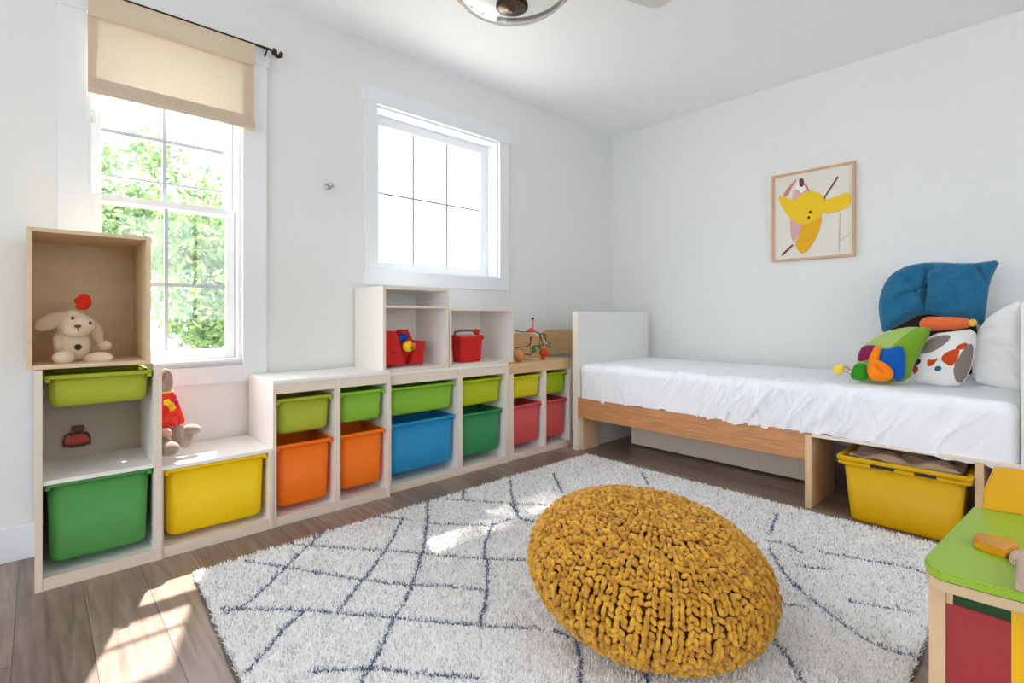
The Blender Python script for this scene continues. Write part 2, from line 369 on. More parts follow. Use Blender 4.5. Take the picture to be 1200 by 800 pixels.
for (zz, dz, xx) in ((1.815, .045, .046), (1.795, .040, .054), (1.783, .026, .062)):
    ring = []
    for i in range(n+1):
        u = i/n; y_ = ya+(yb-ya)*u; wob = .002*math.sin(u*7+zz*90)
        ring.append([bm.verts.new((xx+.006*math.cos(a)+wob, y_, zz+dz*.5*math.sin(a))) for a in np.linspace(0, 2*PI, 13)[:-1]])
    for i in range(n):
        for k in range(12): bm.faces.new((ring[i][k], ring[i][(k+1) % 12], ring[i+1][(k+1) % 12], ring[i+1][k]))
    bm.faces.new(ring[0][::-1]); bm.faces.new(ring[-1])
wl('bottom_fold', bm, 'linen', shd)
def sub(name, bm, m, par): return link(name, bm, m, par)      # a sub-part of a part placed with wl()
# coat hook
hk = thing('wall_hook', (0, -2.51, 1.581), 'small chrome knob hook on the wall between the two windows', 'hook')
bm = B(); lathe(bm, [(0, 0), (.016, 0), (.016, .004), (.007, .007), (.006, .03), (.013, .036), (.015, .044), (.010, .052), (0, .054)], 24)
bmesh.ops.rotate(bm, verts=bm.verts, cent=(0, 0, 0), matrix=Matrix.Rotation(PI/2, 3, 'Y')); link('knob', bm, 'chrome', hk, smooth=True)

# ================================================================ shelving units
def unit(name, label, X, ya, yb, h, cols, top=None, rail=0, kick=.04, shelf=None, backz=None, edge='edge', body='white', railm='rail', stile=None, x0=.018, cat='shelf unit', group=None, floor_=True):
    """open fronted frame standing on the floor, front plane at X; cols = inner openings"""
    t = thing(name, (x0, ya, 0), label, cat, group)
    def add(nm, bm, m): return wl(nm, bm, m, t)
    xs = [ya]+[v for c in cols for v in c]+[yb]
    for i in range(0, len(xs), 2):
        a, c = xs[i], xs[i+1]; outer = i in (0, len(xs)-2)
        bm = B(); box(bm, (x0, a, 0), (X-.004, c, h-.0005), bev=.001); box(bm, (X-.0045, a+.0005, 0), (X, c-.0005, h-.001), mi=1, bev=.0008)
        add('side_panel' if outer else 'divider', bm, [body, edge])
    for k, (a, c) in enumerate(cols):
        if kick: bm = B(); box(bm, (X-.022, a, 0), (X-.002, c, kick), bev=.001); add('kick_rail', bm, railm)
        if floor_: bm = B(); box(bm, (x0+.006, a, kick-.012), (X-.022, c, kick-.002)); add('bottom_panel', bm, body)
        if backz: bm = B(); box(bm, (x0, a, kick), (x0+.006, c, backz)); add('back_panel', bm, body)
        if rail: bm = B(); box(bm, (X-.020, a, h-rail), (X-.001, c, h-.0005), bev=.001); add('front_rail', bm, railm)
    if top:
        bm = B(); box(bm, (x0, ya, h-.0), (X, yb, h+top), bev=.0015); add('top_panel', bm, [body])
    return t
UA = unit('shelf_unit', 'tall pale wood shelf unit at the left end holding the lime and green bins', .366, -3.638, -3.293, .725, [(-3.619, -3.317)], backz=.725)
for _c in UA.children:
    if _c.name.startswith('back_panel'): _c.data.materials[0] = M['greyback']
bm = B(); box(bm, (.024, -3.619, .343), (.36, -3.317, .357), bev=.001); wl('shelf', bm, 'white', UA)
UB = unit('shelf_unit', 'lowest white shelf unit with a bright top, over the big yellow bin', .362, -3.2925, -2.9005, .326, [(-3.2875, -2.916)], top=.014, backz=.32)
UC = unit('shelf_unit', 'white shelf unit with two columns of lime and orange bins', .356, -2.899, -2.343, .611, [(-2.884, -2.626), (-2.601, -2.356)], top=.014, rail=.045, backz=.6)
UD = unit('shelf_unit', 'white shelf unit with the blue bin, under the two display cubes', .322, -2.338, -1.509, .599, [(-2.316, -1.897), (-1.864, -1.537)], top=.014, rail=.05, backz=.59)
UE = unit('shelf_unit', 'narrow shelf unit with natural pine top beside the bed footboard', .315, -1.502, -.903, .59, [(-1.459, -1.18), (-1.16, -.925)], backz=.58, edge='edge', railm='rail')
bm = B(); box(bm, (.018, -1.502, .59), (.315, -.903, .603), bev=.001); wl('top_panel', bm, 'pine', UE)
for a, c in ((-1.495, -1.172), (-1.170, -.910)):
    bm = B(); box(bm, (.297, a, .538), (.3165, c, .600), bev=.002); wl('front_rail', bm, 'pine', UE)
# curved wooden back boards on unit E
for (a, c, zt, dip) in ((-1.463, -.935, .775, 0), (-.925, -.48, .795, .05)):
    bm = B(); n = 24; poly = []
    for i in range(n+1):
        u = i/n; y_ = a+(c-a)*u
        zz = zt-(dip*max(0, 1-u*5)**2 if dip else .03*max(0, u*5-4)**2)
        poly.append((.018, y_, zz))
    poly += [(.018, c, .604), (.018, a, .604)]
    extr(bm, poly, (.014, 0, 0))
    if c > -.9: 
        o = link('wooden_board', bm, 'pine'); tag(o, 'curved light wood board against the wall beside the footboard', 'board')
    else: wl('back_board', bm, 'pine', UE)

def cube_box(name, label, X, ya, yb, za, zb, x0, th, body, edge, shelves=(), cat='cube shelf', inner=None, back=True, left=True):
    t = thing(name, (x0, ya, za), label, cat)
    inner = inner or body
    def panel(nm, a, b_): 
        bm = B(); box(bm, a, (b_[0]-.004, b_[1], b_[2]), bev=.0008); box(bm, (X-.0045, a[1]+.0004, a[2]+.0004), (X, b_[1]-.0004, b_[2]-.0004), mi=1, bev=.0006); wl(nm, bm, [inner, edge], t)
    panel('side_panel', (x0, ya, za), (X, ya+th, zb)); panel('side_panel', (x0, yb-th, za), (X, yb, zb))
    panel('top_panel', (x0, ya+th, zb-th), (X, yb-th, zb)); panel('bottom_panel', (x0, ya+th, za), (X, yb-th, za+th))
    for z in shelves: panel('shelf', (x0+.01, ya+th, z-.012), (X-.002, yb-th, z))
    bm = B(); box(bm, (x0, ya+th, za+th), (x0+.006, yb-th, zb-th)); wl('back_panel', bm, inner, t)
    return t
cube_box('display_cube', 'beige birch cube box on top of the tall left shelf unit', .368, -3.658, -3.327, .7262, 1.190, .022, .014, 'birch_in', 'birch', inner='birch_in')
cube_box('display_cube', 'tall white cube shelf holding red toys under the square window', .320, -2.362, -1.958, .6137, 1.052, .006, .016, 'white', 'edge', shelves=(.953,))
cube_box('display_cube', 'lower white cube shelf holding the red bucket', .320, -1.952, -1.466, .6137, .943, .006, .014, 'white', 'edge')

# ================================================================ storage bins
def make_bin(label, group, w_, d, h, m, slots=False, name='storage_bin', bigrim=False):
    t = thing(name, (0, 0, 0), label, 'storage bin', group)
    ins, tap = (.010, .007) if not bigrim else (.022, .022)
    bm = B(); hx = d/2-.008; hy = w_/2-ins; r = .034; R = []
    R.append(rrect(hx-tap-.03, hy-tap-.03, r*.5, 0)); R.append(rrect(hx-tap-.010, hy-tap-.010, r*.8, .002)); R.append(rrect(hx-tap-.002, hy-tap-.002, r, .010)); R.append(rrect(hx-tap, hy-tap, r, .022))
    R.append(rrect(hx, hy, r, h-.008))
    R.append(rrect(hx-.003, hy-.003, r-.003, h-.008)); R.append(rrect(hx-tap-.003, hy-tap-.003, r-.003, .022)); R.append(rrect(hx-tap-.013, hy-tap-.013, r*.7, .005))
    loft(bm, R); link('tub', bm, m, t, smooth=True)
    for p in C.objects[-1].data.polygons: p.use_smooth = len(p.vertices) == 4
    bm = B(); rh = .013 if not bigrim else .034
    ox, oy = d/2, w_/2; r2 = .022
    ring = [(0, h-rh, .0), (0, h-.003, .0), (.003, h, .0), (.011, h, 0), (.013, h-.003, 0), (.013, h-rh+.0, 0)]
    if not bigrim: rings = [rrect(ox-i, oy-i, max(.006, r2-i), z) for i, z, _ in ring]
    else: rings = [rrect(ox-i, oy-i, max(.006, r2-i), z) for i, z in ((.004, h-rh), (.004, h-rh+.012), (.010, h-rh+.014), (.010, h-.016), (0, h-.014), (0, h-.003), (.003, h), (.014, h), (.018, h-.004), (.018, h-rh))]
    loft(bm, rings, closed=True)
    bmesh.ops.recalc_face_normals(bm, faces=bm.faces)
    if not bigrim:
        for sx in (1, -1):
            for sy in (1, -1):
                box(bm, (sx*(ox-.016)-.012, sy*(oy-.012)-.007, h-rh-.011), (sx*(ox-.016)+.012, sy*(oy-.012)+.007, h-rh+.002), bev=.003)
    rimo = link('rim', bm, m, t)
    if slots:
        for (a, c) in ((-.10, -.015), (.05, .12)):
            bm = B(); box(bm, (ox-.0115, a, h-.031), (ox-.0035, c, h-.0185), bev=.001); link('handle_slot', bm, 'black', rimo)
    return t
def putbin(t, X, ya, yb, zb, d=.29):
    t.location = (X-d/2, (ya+yb)/2, zb); return t
SM = 'shallow bins in the upper shelf slots'; DP = 'deep bins in the lower shelf slots'
for (lab, X, ya, yb, z0, h, m, g) in [
    ('lime shallow bin hanging under the birch cube', .352, -3.6185, -3.3175, .592, .111, 'lime', SM),
    ('green deep bin at the bottom of the tall left unit', .352, -3.6185, -3.3175, .070, .274, 'green', DP),
    ('big yellow bin under the lowest white top, below the plush rabbit', .352, -3.287, -2.9165, .062, .262, 'yellow', DP),
    ('lime shallow bin above the left orange bin', .342, -2.8835, -2.6265, .382, .158, 'lime', SM),
    ('orange deep bin next to the big yellow bin', .342, -2.8835, -2.6265, .064, .276, 'orange', DP),
    ('leaf green shallow bin above the right orange bin', .342, -2.6005, -2.3565, .390, .150, 'leaf', SM),
    ('orange deep bin next to the blue bin', .342, -2.6005, -2.3565, .076, .264, 'orange', DP),
    ('wide leaf green shallow bin above the blue bin', .308, -2.3155, -1.8975, .381, .148, 'leaf', SM),
    ('wide blue deep bin', .308, -2.3155, -1.8975, .076, .267, 'blue', DP),
    ('yellow-green shallow bin above the dark green bin', .308, -1.8635, -1.5375, .376, .152, 'lime2', SM),
    ('dark green deep bin right of the blue bin', .308, -1.8635, -1.5375, .086, .248, 'dkgreen', DP),
    ('small mustard yellow shallow bin under the pine top', .300, -1.4585, -1.1805, .374, .144, 'mustard', SM),
    ('coral red deep bin under the mustard bin', .300, -1.4585, -1.1805, .078, .255, 'coral', DP),
    ('small olive shallow bin nearest the bed footboard', .300, -1.1595, -.9255, .368, .148, 'olive', SM),
    ('coral red deep bin nearest the bed footboard', .300, -1.1595, -.9255, .074, .258, 'coral', DP)]:
    d = .27
    putbin(make_bin(lab, g, yb-ya, d, h, m), X, ya, yb, z0, d)

# ================================================================ bed
YF = -.986
bed = thing('bed_frame', (1.5, -.55, 0), 'low bed with white painted footboard and oiled wood side rail along the back wall', 'bed')
def bedp(nm, a, b_, m, bev=.002):
    bm = B(); box(bm, a, b_, bev=bev); return wl(nm, bm, m, bed)
bm = B(); box(bm, (.392, YF+.004, 0), (.436, -.125, .930), bev=.003); box(bm, (.391, YF, 0), (.437, YF+.004, .930), mi=1, bev=.001); wl('footboard', bm, ['board', 'cream'], bed)
bm = B(); box(bm, (2.537, YF+.004, 0), (2.575, -.125, .95), bev=.003); box(bm, (2.536, YF, 0), (2.576, YF+.004, .95), mi=1, bev=.001); wl('headboard', bm, ['board', 'board'], bed)
bedp('side_rail', (.437, YF+.001, .222), (1.815, YF+.024, .353), 'oak', .003)
bedp('side_rail', (.437, -.165, .222), (2.536, -.145, .353), 'oak', .003)
bedp('leg', (.437, YF+.03, 0), (.458, -.79, .222), 'palewood')
bedp('support_board', (1.815, YF, 0), (1.843, -.62, .345), 'palewood')
bedp('support_board', (2.41, YF+.002, 0), (2.436, -.62, .335), 'palewood')
bedp('slat_base', (.437, YF+.026, .337), (2.536, -.166, .352), 'palewood')
bedp('base_edge', (1.844, YF+.001, .336), (2.536, YF+.02, .352), 'cream')
bedp('rear_panel', (.60, -.60, 0.012), (1.815, -.585, .336), 'cream')
# mattress with fitted sheet
mat_ = thing('mattress', (1.48, -.55, .353), 'white mattress in a wrinkled white fitted sheet on the low bed', 'mattress')
bm = B(); box(bm, (.47, -.95, .358), (2.50, -.17, .55), bev=.03); wl('core', bm, 'whitecotton', mat_)
nx, xa, xb = 620, .4375, 2.5345
prof = []
zb_, zt_, r = .349, .583, .05
for k in range(46): prof.append((YF+.001, zb_+(zt_-r-zb_)*k/45, 0))
for k in range(1, 11):
    a = k/10*PI/2; prof.append((YF+.001+r*(1-math.cos(a)), zt_-r+r*math.sin(a), 0))
for k in range(1, 60): prof.append((YF+.051+(.86-.10)*k/59, zt_, 0))
for k in range(1, 8):
    a = k/7*PI/2; prof.append((-.175+r*math.sin(a), zt_-r+r*math.cos(a), 0))
for k in range(1, 6): prof.append((-.125, zt_-r-.15*k/5, 0))
prof = np.array(prof)[:, :2]; npf = len(prof)
tang = np.gradient(prof, axis=0); tang /= np.linalg.norm(tang, axis=1, keepdims=True); nrm2 = np.stack([-tang[:, 1], tang[:, 0]], 1)
arc = np.r_[0, np.cumsum(np.linalg.norm(np.diff(prof, axis=0), axis=1))]
xs = np.linspace(xa, xb, nx); Xg, Sg = np.meshgrid(xs, arc, indexing='ij')
D = np.zeros_like(Xg); rs = np.random.default_rng(3)
for i in range(150):                                    # slanting pulls in the cloth down the front edge
    cx = rs.choice([rs.uniform(.5, 2.5), rs.normal(1.62, .25)]); L = rs.uniform(.05, .16); s0 = rs.uniform(.02, .22); sl = rs.normal(.38, .22); wd = rs.uniform(.006, .016)
    dens = .35+.65*math.exp(-((cx-1.7)/.5)**2)
    am = rs.uniform(.0035, .0125)*dens*rs.choice([1, 1, -.7])
    ln = Xg-(cx+sl*(Sg-s0)+.01*np.sin(Sg*30+i))
    D += am*np.exp(-(ln/wd)**2)*np.exp(-((Sg-s0)/L)**4)
for i in range(60):                                     # soft wrinkles over the top
    cx = rs.uniform(.5, 2.5); s0 = rs.uniform(.25, 1.0); th = rs.uniform(0, PI); L = rs.uniform(.05, .25); wd = rs.uniform(.01, .03)
    u = (Xg-cx)*math.cos(th)+(Sg-s0)*math.sin(th); v = -(Xg-cx)*math.sin(th)+(Sg-s0)*math.cos(th)
    D += rs.uniform(.001, .0045)*np.exp(-(v/wd)**2)*np.exp(-(u/L)**2)
D += .006*np.sin(Xg*9+1)*np.exp(-((Sg-.1)/.12)**2)+.003*np.sin(Xg*23+Sg*10)*np.exp(-((Sg-.08)/.1)**2)
endf = np.clip(np.minimum(Xg-xa, xb-Xg)/.045, 0, 1); shr = (1-np.sqrt(1-(1-endf)**2))
hem = np.where(Sg < .03, 1-Sg/.03, 0)*(.004*np.sin(Xg*37)+.003*np.sin(Xg*83+1)+.005*np.sin(Xg*6.1+2)-.020*np.clip((Xg-2.0)/.45, 0, 1))
Yv = prof[None, :, 0]+nrm2[None, :, 0]*(D-.040*shr-.004); Zv = prof[None, :, 1]+nrm2[None, :, 1]*(D-.040*shr-.004)+hem
# press the bottom hem inwards a little, and keep it off the wall
Yv = np.clip(Yv, None, -.03)
bm = B(); g = [[bm.verts.new((float(Xg[i, j]), float(Yv[i, j]), float(Zv[i, j]))) for j in range(npf)] for i in range(nx)]
for i in range(nx-1):
    for j in range(npf-1): bm.faces.new((g[i][j], g[i+1][j], g[i+1][j+1], g[i][j+1]))
bm.faces.new(g[0][::-1]); bm.faces.new(g[-1]); bmesh.ops.recalc_face_normals(bm, faces=bm.faces)
o = wl('fitted_sheet', bm, 'sheet', mat_)
for p in o.data.polygons: p.use_smooth = len(p.vertices) == 4

# big yellow bin with blanket under the bed
bb = make_bin('large yellow tub holding a folded blanket under the bed', None, .455, .36, .285, 'bigyellow', slots=True, bigrim=True, name='storage_tub')
bb.location = (2.182, -1.036+.18, 0.0); bb.rotation_euler = (0, 0, -PI/2)
bl = fabric('taupe_blanket', (176, 148, 118), 200, .4)
bm = B()
def cl(u, v): return 0.006*math.sin(u*9+v*4)+.008*math.sin(v*13+2*u)
layers = [(.018, .225), (.02, .245), (.022, .262), (.02, .28)]
for li, (th, zz) in enumerate(layers):
    n1_, n2_ = 40, 24; L0 = [[None]*(n2_+1) for _ in range(n1_+1)]
    for s_ in (1, -1):
        G = [[bm.verts.new((1.99+.385*u/n1_+.004*math.sin(v*2+li), -.985+.27*v/n2_+.006*math.sin(u*.4+li*2)-(0 if s_ > 0 else 0), zz+.016*math.sin(u*.35+li)*math.sin(v*.3)+cl(u/n1_*3, v/n2_*3)*.6+s_*th*.5*(1-abs(2*u/n1_-1)**8)*(1-abs(2*v/n2_-1)**8))) for v in range(n2_+1)] for u in range(n1_+1)]
        for u in range(n1_):
            for v in range(n2_):
                q = (G[u][v], G[u+1][v], G[u+1][v+1], G[u][v+1]); bm.faces.new(q if s_ > 0 else q[::-1])
bmesh.ops.remove_doubles(bm, verts=bm.verts, dist=1e-4)
o = link('folded_blanket', bm, bl, smooth=True); tag(o, 'taupe folded blanket inside the yellow tub under the bed', 'blanket')

# ================================================================ pillows and cushions
def plY(y0, tilt=0.0, zref=.58, skew=0.0, xref=2.1):
    # plane at y0 leaning back (towards +y with height) and turned by skew
    n = Vector((skew, -1, tilt)); p0 = Vector((xref, y0, zref))
    def f(x, y):
        r = Vector(ray(x, y)); c0 = Vector((CAM[0], CAM[1], EYE)); return c0+r*((p0-c0).dot(n)/r.dot(n))
    return f
# big white pillow leaning at the headboard
bm = puff([(1138, 430), (1140, 400), (1153, 375), (1172, 362), (1190, 353), (1199, 352), (1202, 400), (1200, 455), (1196, 461), (1180, 458), (1160, 452), (1142, 449)], plY(-.50, .35, xref=2.4), .065, .05, wr=.010, seed=4, iters=2)
o = link('pillow', bm, 'whitecotton', smooth=True); tag(o, 'plain white pillow propped against the headboard', 'pillow')
# teal cushion
def tealc(x, y):
    h = -.055*math.exp(-((x-(1086+(y-345)*-.08))/3.5)**2)*math.exp(-((y-345)/30)**2)
    t = (x-1052)/35; yy = 352-14*t
    if 0 < t < 1.1: h -= .020*math.exp(-((y-yy)/2.2)**2)
    d_ = ((x-1141)*24-(y-309)*16)/28.8
    if 1136 < x: h -= .03*math.exp(-(d_/3.0)**2)
    for qx, qy, qa, ql in ((1062, 330, .5, 16), (1120, 345, 1.2, 18), (1060, 368, -.2, 14), (1130, 360, .2, 14), (1095, 322, 1.35, 10), (1075, 345, 1.2, 12), (1142, 345, 1.45, 16)):
        u_ = (x-qx)*math.cos(qa)+(y-qy)*math.sin(qa); v_ = -(x-qx)*math.sin(qa)+(y-qy)*math.cos(qa); h -= .009*math.exp(-(v_/1.8)**2-(u_/ql)**2)
    return h
bm = puff([(1033, 387), (1029, 362), (1031, 345), (1039, 327), (1054, 315), (1074, 309), (1100, 307.5), (1124, 309), (1142, 309), (1158, 307), (1172, 305), (1166, 318), (1160, 331), (1157, 352), (1153, 385), (1141, 376), (1108, 371), (1080, 367), (1060, 377), (1036, 390)],
          plY(-.34, .22, xref=2.2), .085, .06, rings=40, n=200, center=(1100, 342), crease=tealc, wr=.020, iters=1, q=.5, seed=1)
o = link('cushion', bm, 'tealblue', smooth=True); tag(o, 'teal blue square cushion with pointed corner on top of the pile', 'cushion')
# dark cushion behind the teal one, raised to colour in the shaded gap below it
bm = puff([(1044, 372), (1064, 356), (1092, 352), (1140, 360), (1148, 400), (1146, 440), (1100, 446), (1066, 436), (1044, 405)], plY(-.255, .1, xref=2.2), .022, .03, wr=.004, seed=9)
o = link('cushion', bm, fabric('dark_gap_cotton', (58, 40, 34))); tag(o, 'dark brown cushion behind the patterned ones, standing in for the shaded gap', 'cushion')
for p in o.data.polygons: p.use_smooth = True
# orange roll
roll = thing('bolster', (2.3, -.48, .8), 'small orange stuffed roll with a yellow end on top of the bird cushion', 'soft toy')
fo = plY(-.50, 0, xref=2.3)
bm = B(); a_ = fo(1078, 379.5); c_ = fo(1138, 378.5); pts = [a_.lerp(c_, t) for t in np.linspace(0, 1, 15)]
tube(bm, pts, [.012, .026, .032, .034, .034, .033, .033, .032, .031, .030, .028, .027, .025, .022, .012], 16); o = wl('roll', bm, fabric('orange_cotton', (228, 112, 62)), roll)
for p in o.data.polygons: p.use_smooth = True
bm = B(); e_ = fo(1140, 378); ell(bm, e_+Vector((0, -.012, 0)), (.016, .012, .017)); o = wl('end_cap', bm, fabric('pale_yellow', (238, 190, 80)), roll)
for p in o.data.polygons: p.use_smooth = True
# white patterned cushion
shapes = [  # material index, polygon (pixels)
    (1, [(1075, 414), (1083, 404), (1096, 396), (1110, 394), (1117, 395), (1112, 404), (1099, 413), (1087, 417)]),
    (2, [(1104, 424), (1108, 417), (1116, 413), (1124, 411), (1127, 413), (1123, 425), (1117, 432), (1111, 429)]),
    (2, [(1120, 411), (1126, 406), (1134, 403), (1136, 407), (1128, 413)]),
    (2, [(1088, 423), (1096, 424), (1103, 421), (1096, 430), (1089, 432)]),
    (1, [(1135, 405), (1142, 404), (1140, 425), (1130, 448), (1121, 450), (1118, 432), (1128, 416)]),
    (3, [(1096.5, 434), (1099, 431), (1104, 431), (1106, 434), (1102, 437), (1098, 436.5)]),
    (4, [(1069, 424), (1077, 421), (1082, 424), (1078, 429), (1070, 430)]),
    (2, [(1069, 429), (1077, 430), (1078, 436), (1072, 440)]),
]
shapes_s = [(mi, [tuple(q) for q in smoothpts(pl, 40, iters=1)]) for mi, pl in shapes]
def bird(x, y):
    if x is None: return 0
    for mi, pl in shapes_s[::-1]:
        if inpoly(x, y, pl): return mi
    return 0
bm = puff([(1071, 446), (1068, 425), (1076, 406), (1092, 391), (1120, 388), (1143, 385), (1145, 404), (1139, 430), (1128, 452), (1105, 453), (1085, 449)], plY(-.60, .25, xref=2.2), .055, .04, rings=110, n=380, matfn=bird, wr=.004, iters=1, seed=2)
o = link('cushion', bm, ['whitecotton', fabric('grey_print', (140, 126, 120)), fabric('rust_print', (206, 76, 28)), fabric('slate_print', (56, 96, 118)), fabric('dark_print', (40, 34, 40))], smooth=True)
tag(o, 'white cushion with grey and orange bird print between the patchwork and white pillows', 'cushion')
# green patchwork cushion
pt = plY(-.70, .38, xref=2.05, skew=.12)
gq = [(1, [(1002, 424), (1010, 404), (1036, 392), (1062, 384), (1075, 384), (1060, 402), (1048, 412), (1030, 404)])]
def patch(x, y):
    if x is None: return 2
    if inpoly(x, y, [(1040, 416), (1052, 404), (1075, 384), (1100, 380), (1100, 460), (1040, 460)]): return 0
    return 1
pc = thing('cushion', (2.05, -.7, .6), 'green patchwork activity cushion with a stuffed orange flap at the front of the pile', 'cushion')
bm = puff([(1004, 446), (1003, 425), (1011, 404), (1032, 392), (1058, 383), (1088, 383.5), (1092, 386), (1082, 408), (1070, 430), (1066, 446), (1040, 449), (1020, 448)], pt, .055, .04, rings=50, n=200, matfn=patch, wr=.003, iters=1)
o = wl('cover', bm, [fabric('grass_green', (120, 166, 44)), fabric('soft_green', (164, 190, 104)), fabric('brown_binding', (140, 110, 92))], pc)
for p in o.data.polygons: p.use_smooth = True
pf = plY(-.775, .38, xref=2.05, skew=.12)
for nm, mt, ol, t in [('purple_patch', fabric('plum_cotton', (130, 36, 74)), [(1003, 424), (1008, 408), (1014, 404), (1027, 404), (1024, 413), (1017, 422)], .016),
                      ('green_pocket', fabric('bright_green', (50, 140, 30)), [(995, 443), (1000, 428), (1006, 425), (1017, 426), (1019, 444), (1008, 446.5)], .022),
                      ('blue_flap', fabric('royal_blue', (14, 88, 172)), [(1029, 424), (1033, 407), (1042, 409), (1052, 404), (1060, 407), (1062, 425), (1060, 445), (1050, 447), (1038, 436)], .022),
                      ('orange_strap', fabric('orange_flap_cotton', (248, 134, 10)), [(1016, 424), (1022, 411), (1027, 404), (1034, 406), (1030, 425), (1022, 430)], .026)]:
    o = wl(nm, puff(ol, pf, t, .02, rings=12, n=60, wr=.002, iters=2), mt, pc)
    for p in o.data.polygons: p.use_smooth = True
pf2 = plY(-.80, .38, xref=2.05, skew=.12)
o = wl('orange_petal', puff([(1015, 432), (1019, 424), (1026, 421), (1036, 424), (1046, 432), (1048, 440), (1042, 446), (1030, 447), (1019, 444)], pf2, .034, .02, rings=24, n=90, crease=lambda x, y: -.02*math.exp(-(((x-1031)*.66-(y-434)*.75)/1.2)**2)*math.exp(-(((x-1031)*.75+(y-434)*.66)/7)**4), iters=1), 'orange', pc)
o.data.materials.clear(); o.data.materials.append(bpy.data.materials['orange_flap_cotton'])
for p in o.data.polygons: p.use_smooth = True
# yellow cube toy
yt = thing('soft_toy', (1.9, -.8, .583), 'tiny pale yellow soft toy tied to the left of the green cushion', 'soft toy')
py_ = plY(-.79, 0, xref=1.95)
o = wl('yellow_body', puff([(976, 428), (986, 426), (990, 430), (986, 440), (979, 439), (976, 434)], py_, .018, .015, rings=10, n=48, iters=1), fabric('yellow_cotton', (240, 208, 84)), yt)
for p in o.data.polygons: p.use_smooth = True
bm = B(); tube(bm, [py_(988, 430), py_(993, 430), py_(996, 434)], .006); o = wl('brown_cord', bm, fabric('tan_cord', (190, 150, 96)), yt)
bm = B(); tube(bm, [py_(988, 435), py_(993, 436), py_(996, 438)], .003); o = wl('cord', bm, fabric('grey_cord', (170, 160, 150)), yt)

# ================================================================ framed picture
pic = thing('framed_picture', (1.557, -.02, 1.26), 'square light wood framed print of a yellow bird shape on the back wall', 'picture')
x0, x1, z0, z1 = 1.318, 1.794, 1.262, 1.836
bm = B(); fw = .014
box(bm, (x0, -.03, z0), (x0+fw, -.001, z1), bev=.001); box(bm, (x1-fw, -.03, z0), (x1, -.001, z1), bev=.001)
box(bm, (x0+fw, -.03, z0), (x1-fw, -.001, z0+fw), bev=.001); box(bm, (x0+fw, -.03, z1-fw), (x1-fw, -.001, z1), bev=.001); wl('frame', bm, mat('light_oak_frame', (206, 166, 128), .5, var=(20, .08, (1, 1, 1))), pic)
bm = B(); box(bm, (x0+fw, -.018, z0+fw), (x1-fw, -.008, z1-fw))
PM = [mat('print_paper', (226, 220, 208), .8), mat('print_yellow', (236, 196, 30), .8), mat('print_amber', (228, 168, 22), .8), mat('print_pink', (216, 168, 164), .8), mat('print_brown', (104, 62, 56), .8), mat('print_rose', (196, 130, 126), .8), mat('print_dark', (60, 40, 30), .8), mat('print_grey', (180, 172, 160), .8), mat('print_white', (240, 236, 228), .8)]
def pp(cx, cy): return P(890+cx/5.33, 170+cy/5.33, Y=-.018)
art = [(3, [(205, 300), (230, 275), (262, 290), (300, 280), (315, 300), (260, 350), (205, 345)]), (8, [(222, 262), (246, 220), (285, 240), (300, 268), (262, 300)]),
       (5, [(150, 300), (225, 212), (236, 216), (196, 275), (180, 318), (150, 325)]), (5, [(275, 245), (288, 232), (318, 290), (308, 296)]), (4, [(248, 214), (262, 205), (278, 214), (280, 248), (262, 266), (247, 248)]),
       (3, [(190, 470), (270, 470), (262, 540), (212, 615), (196, 565)]), (2, [(262, 480), (385, 430), (390, 480), (360, 580), (272, 696), (214, 620), (255, 560)]),
       (1, [(112, 312), (160, 322), (215, 350), (270, 300), (320, 286), (372, 292), (408, 330), (412, 400), (392, 440), (330, 480), (280, 498), (210, 476), (160, 420), (125, 360)]),
       (1, [(392, 348), (460, 330), (572, 282), (574, 376), (500, 415), (392, 436)]), (4, [(404, 322), (486, 194), (496, 200), (414, 322), (410, 350)]), (4, [(138, 690), (140, 680), (206, 618), (214, 626), (148, 690)]),
       (6, [(308, 420), (312, 410), (322, 409), (327, 417), (322, 427), (312, 427)]), (6, [(300, 454), (304, 444), (314, 443), (318, 451), (313, 461), (304, 461)]),
       (7, [(504, 420), (508, 420), (502, 585), (500, 666), (497, 666), (497, 585)]), (7, [(500, 596), (570, 545), (571, 548), (501, 601)])]
for k, (mi, pl) in enumerate(art):
    d = Vector((0, -.0006-.0002*k, 0)); pl = [tuple(q) for q in smoothpts(pl, 36, iters=1)] if len(pl) > 5 and mi != 7 else pl; vs = [bm.verts.new(pp(*q)+d) for q in pl]
    f = bm.faces.new(vs); f.material_index = mi; f.normal_update()
    if f.normal.y > 0: f.normal_flip()
    bmesh.ops.triangulate(bm, faces=[f])
wl('print', bm, PM, pic)

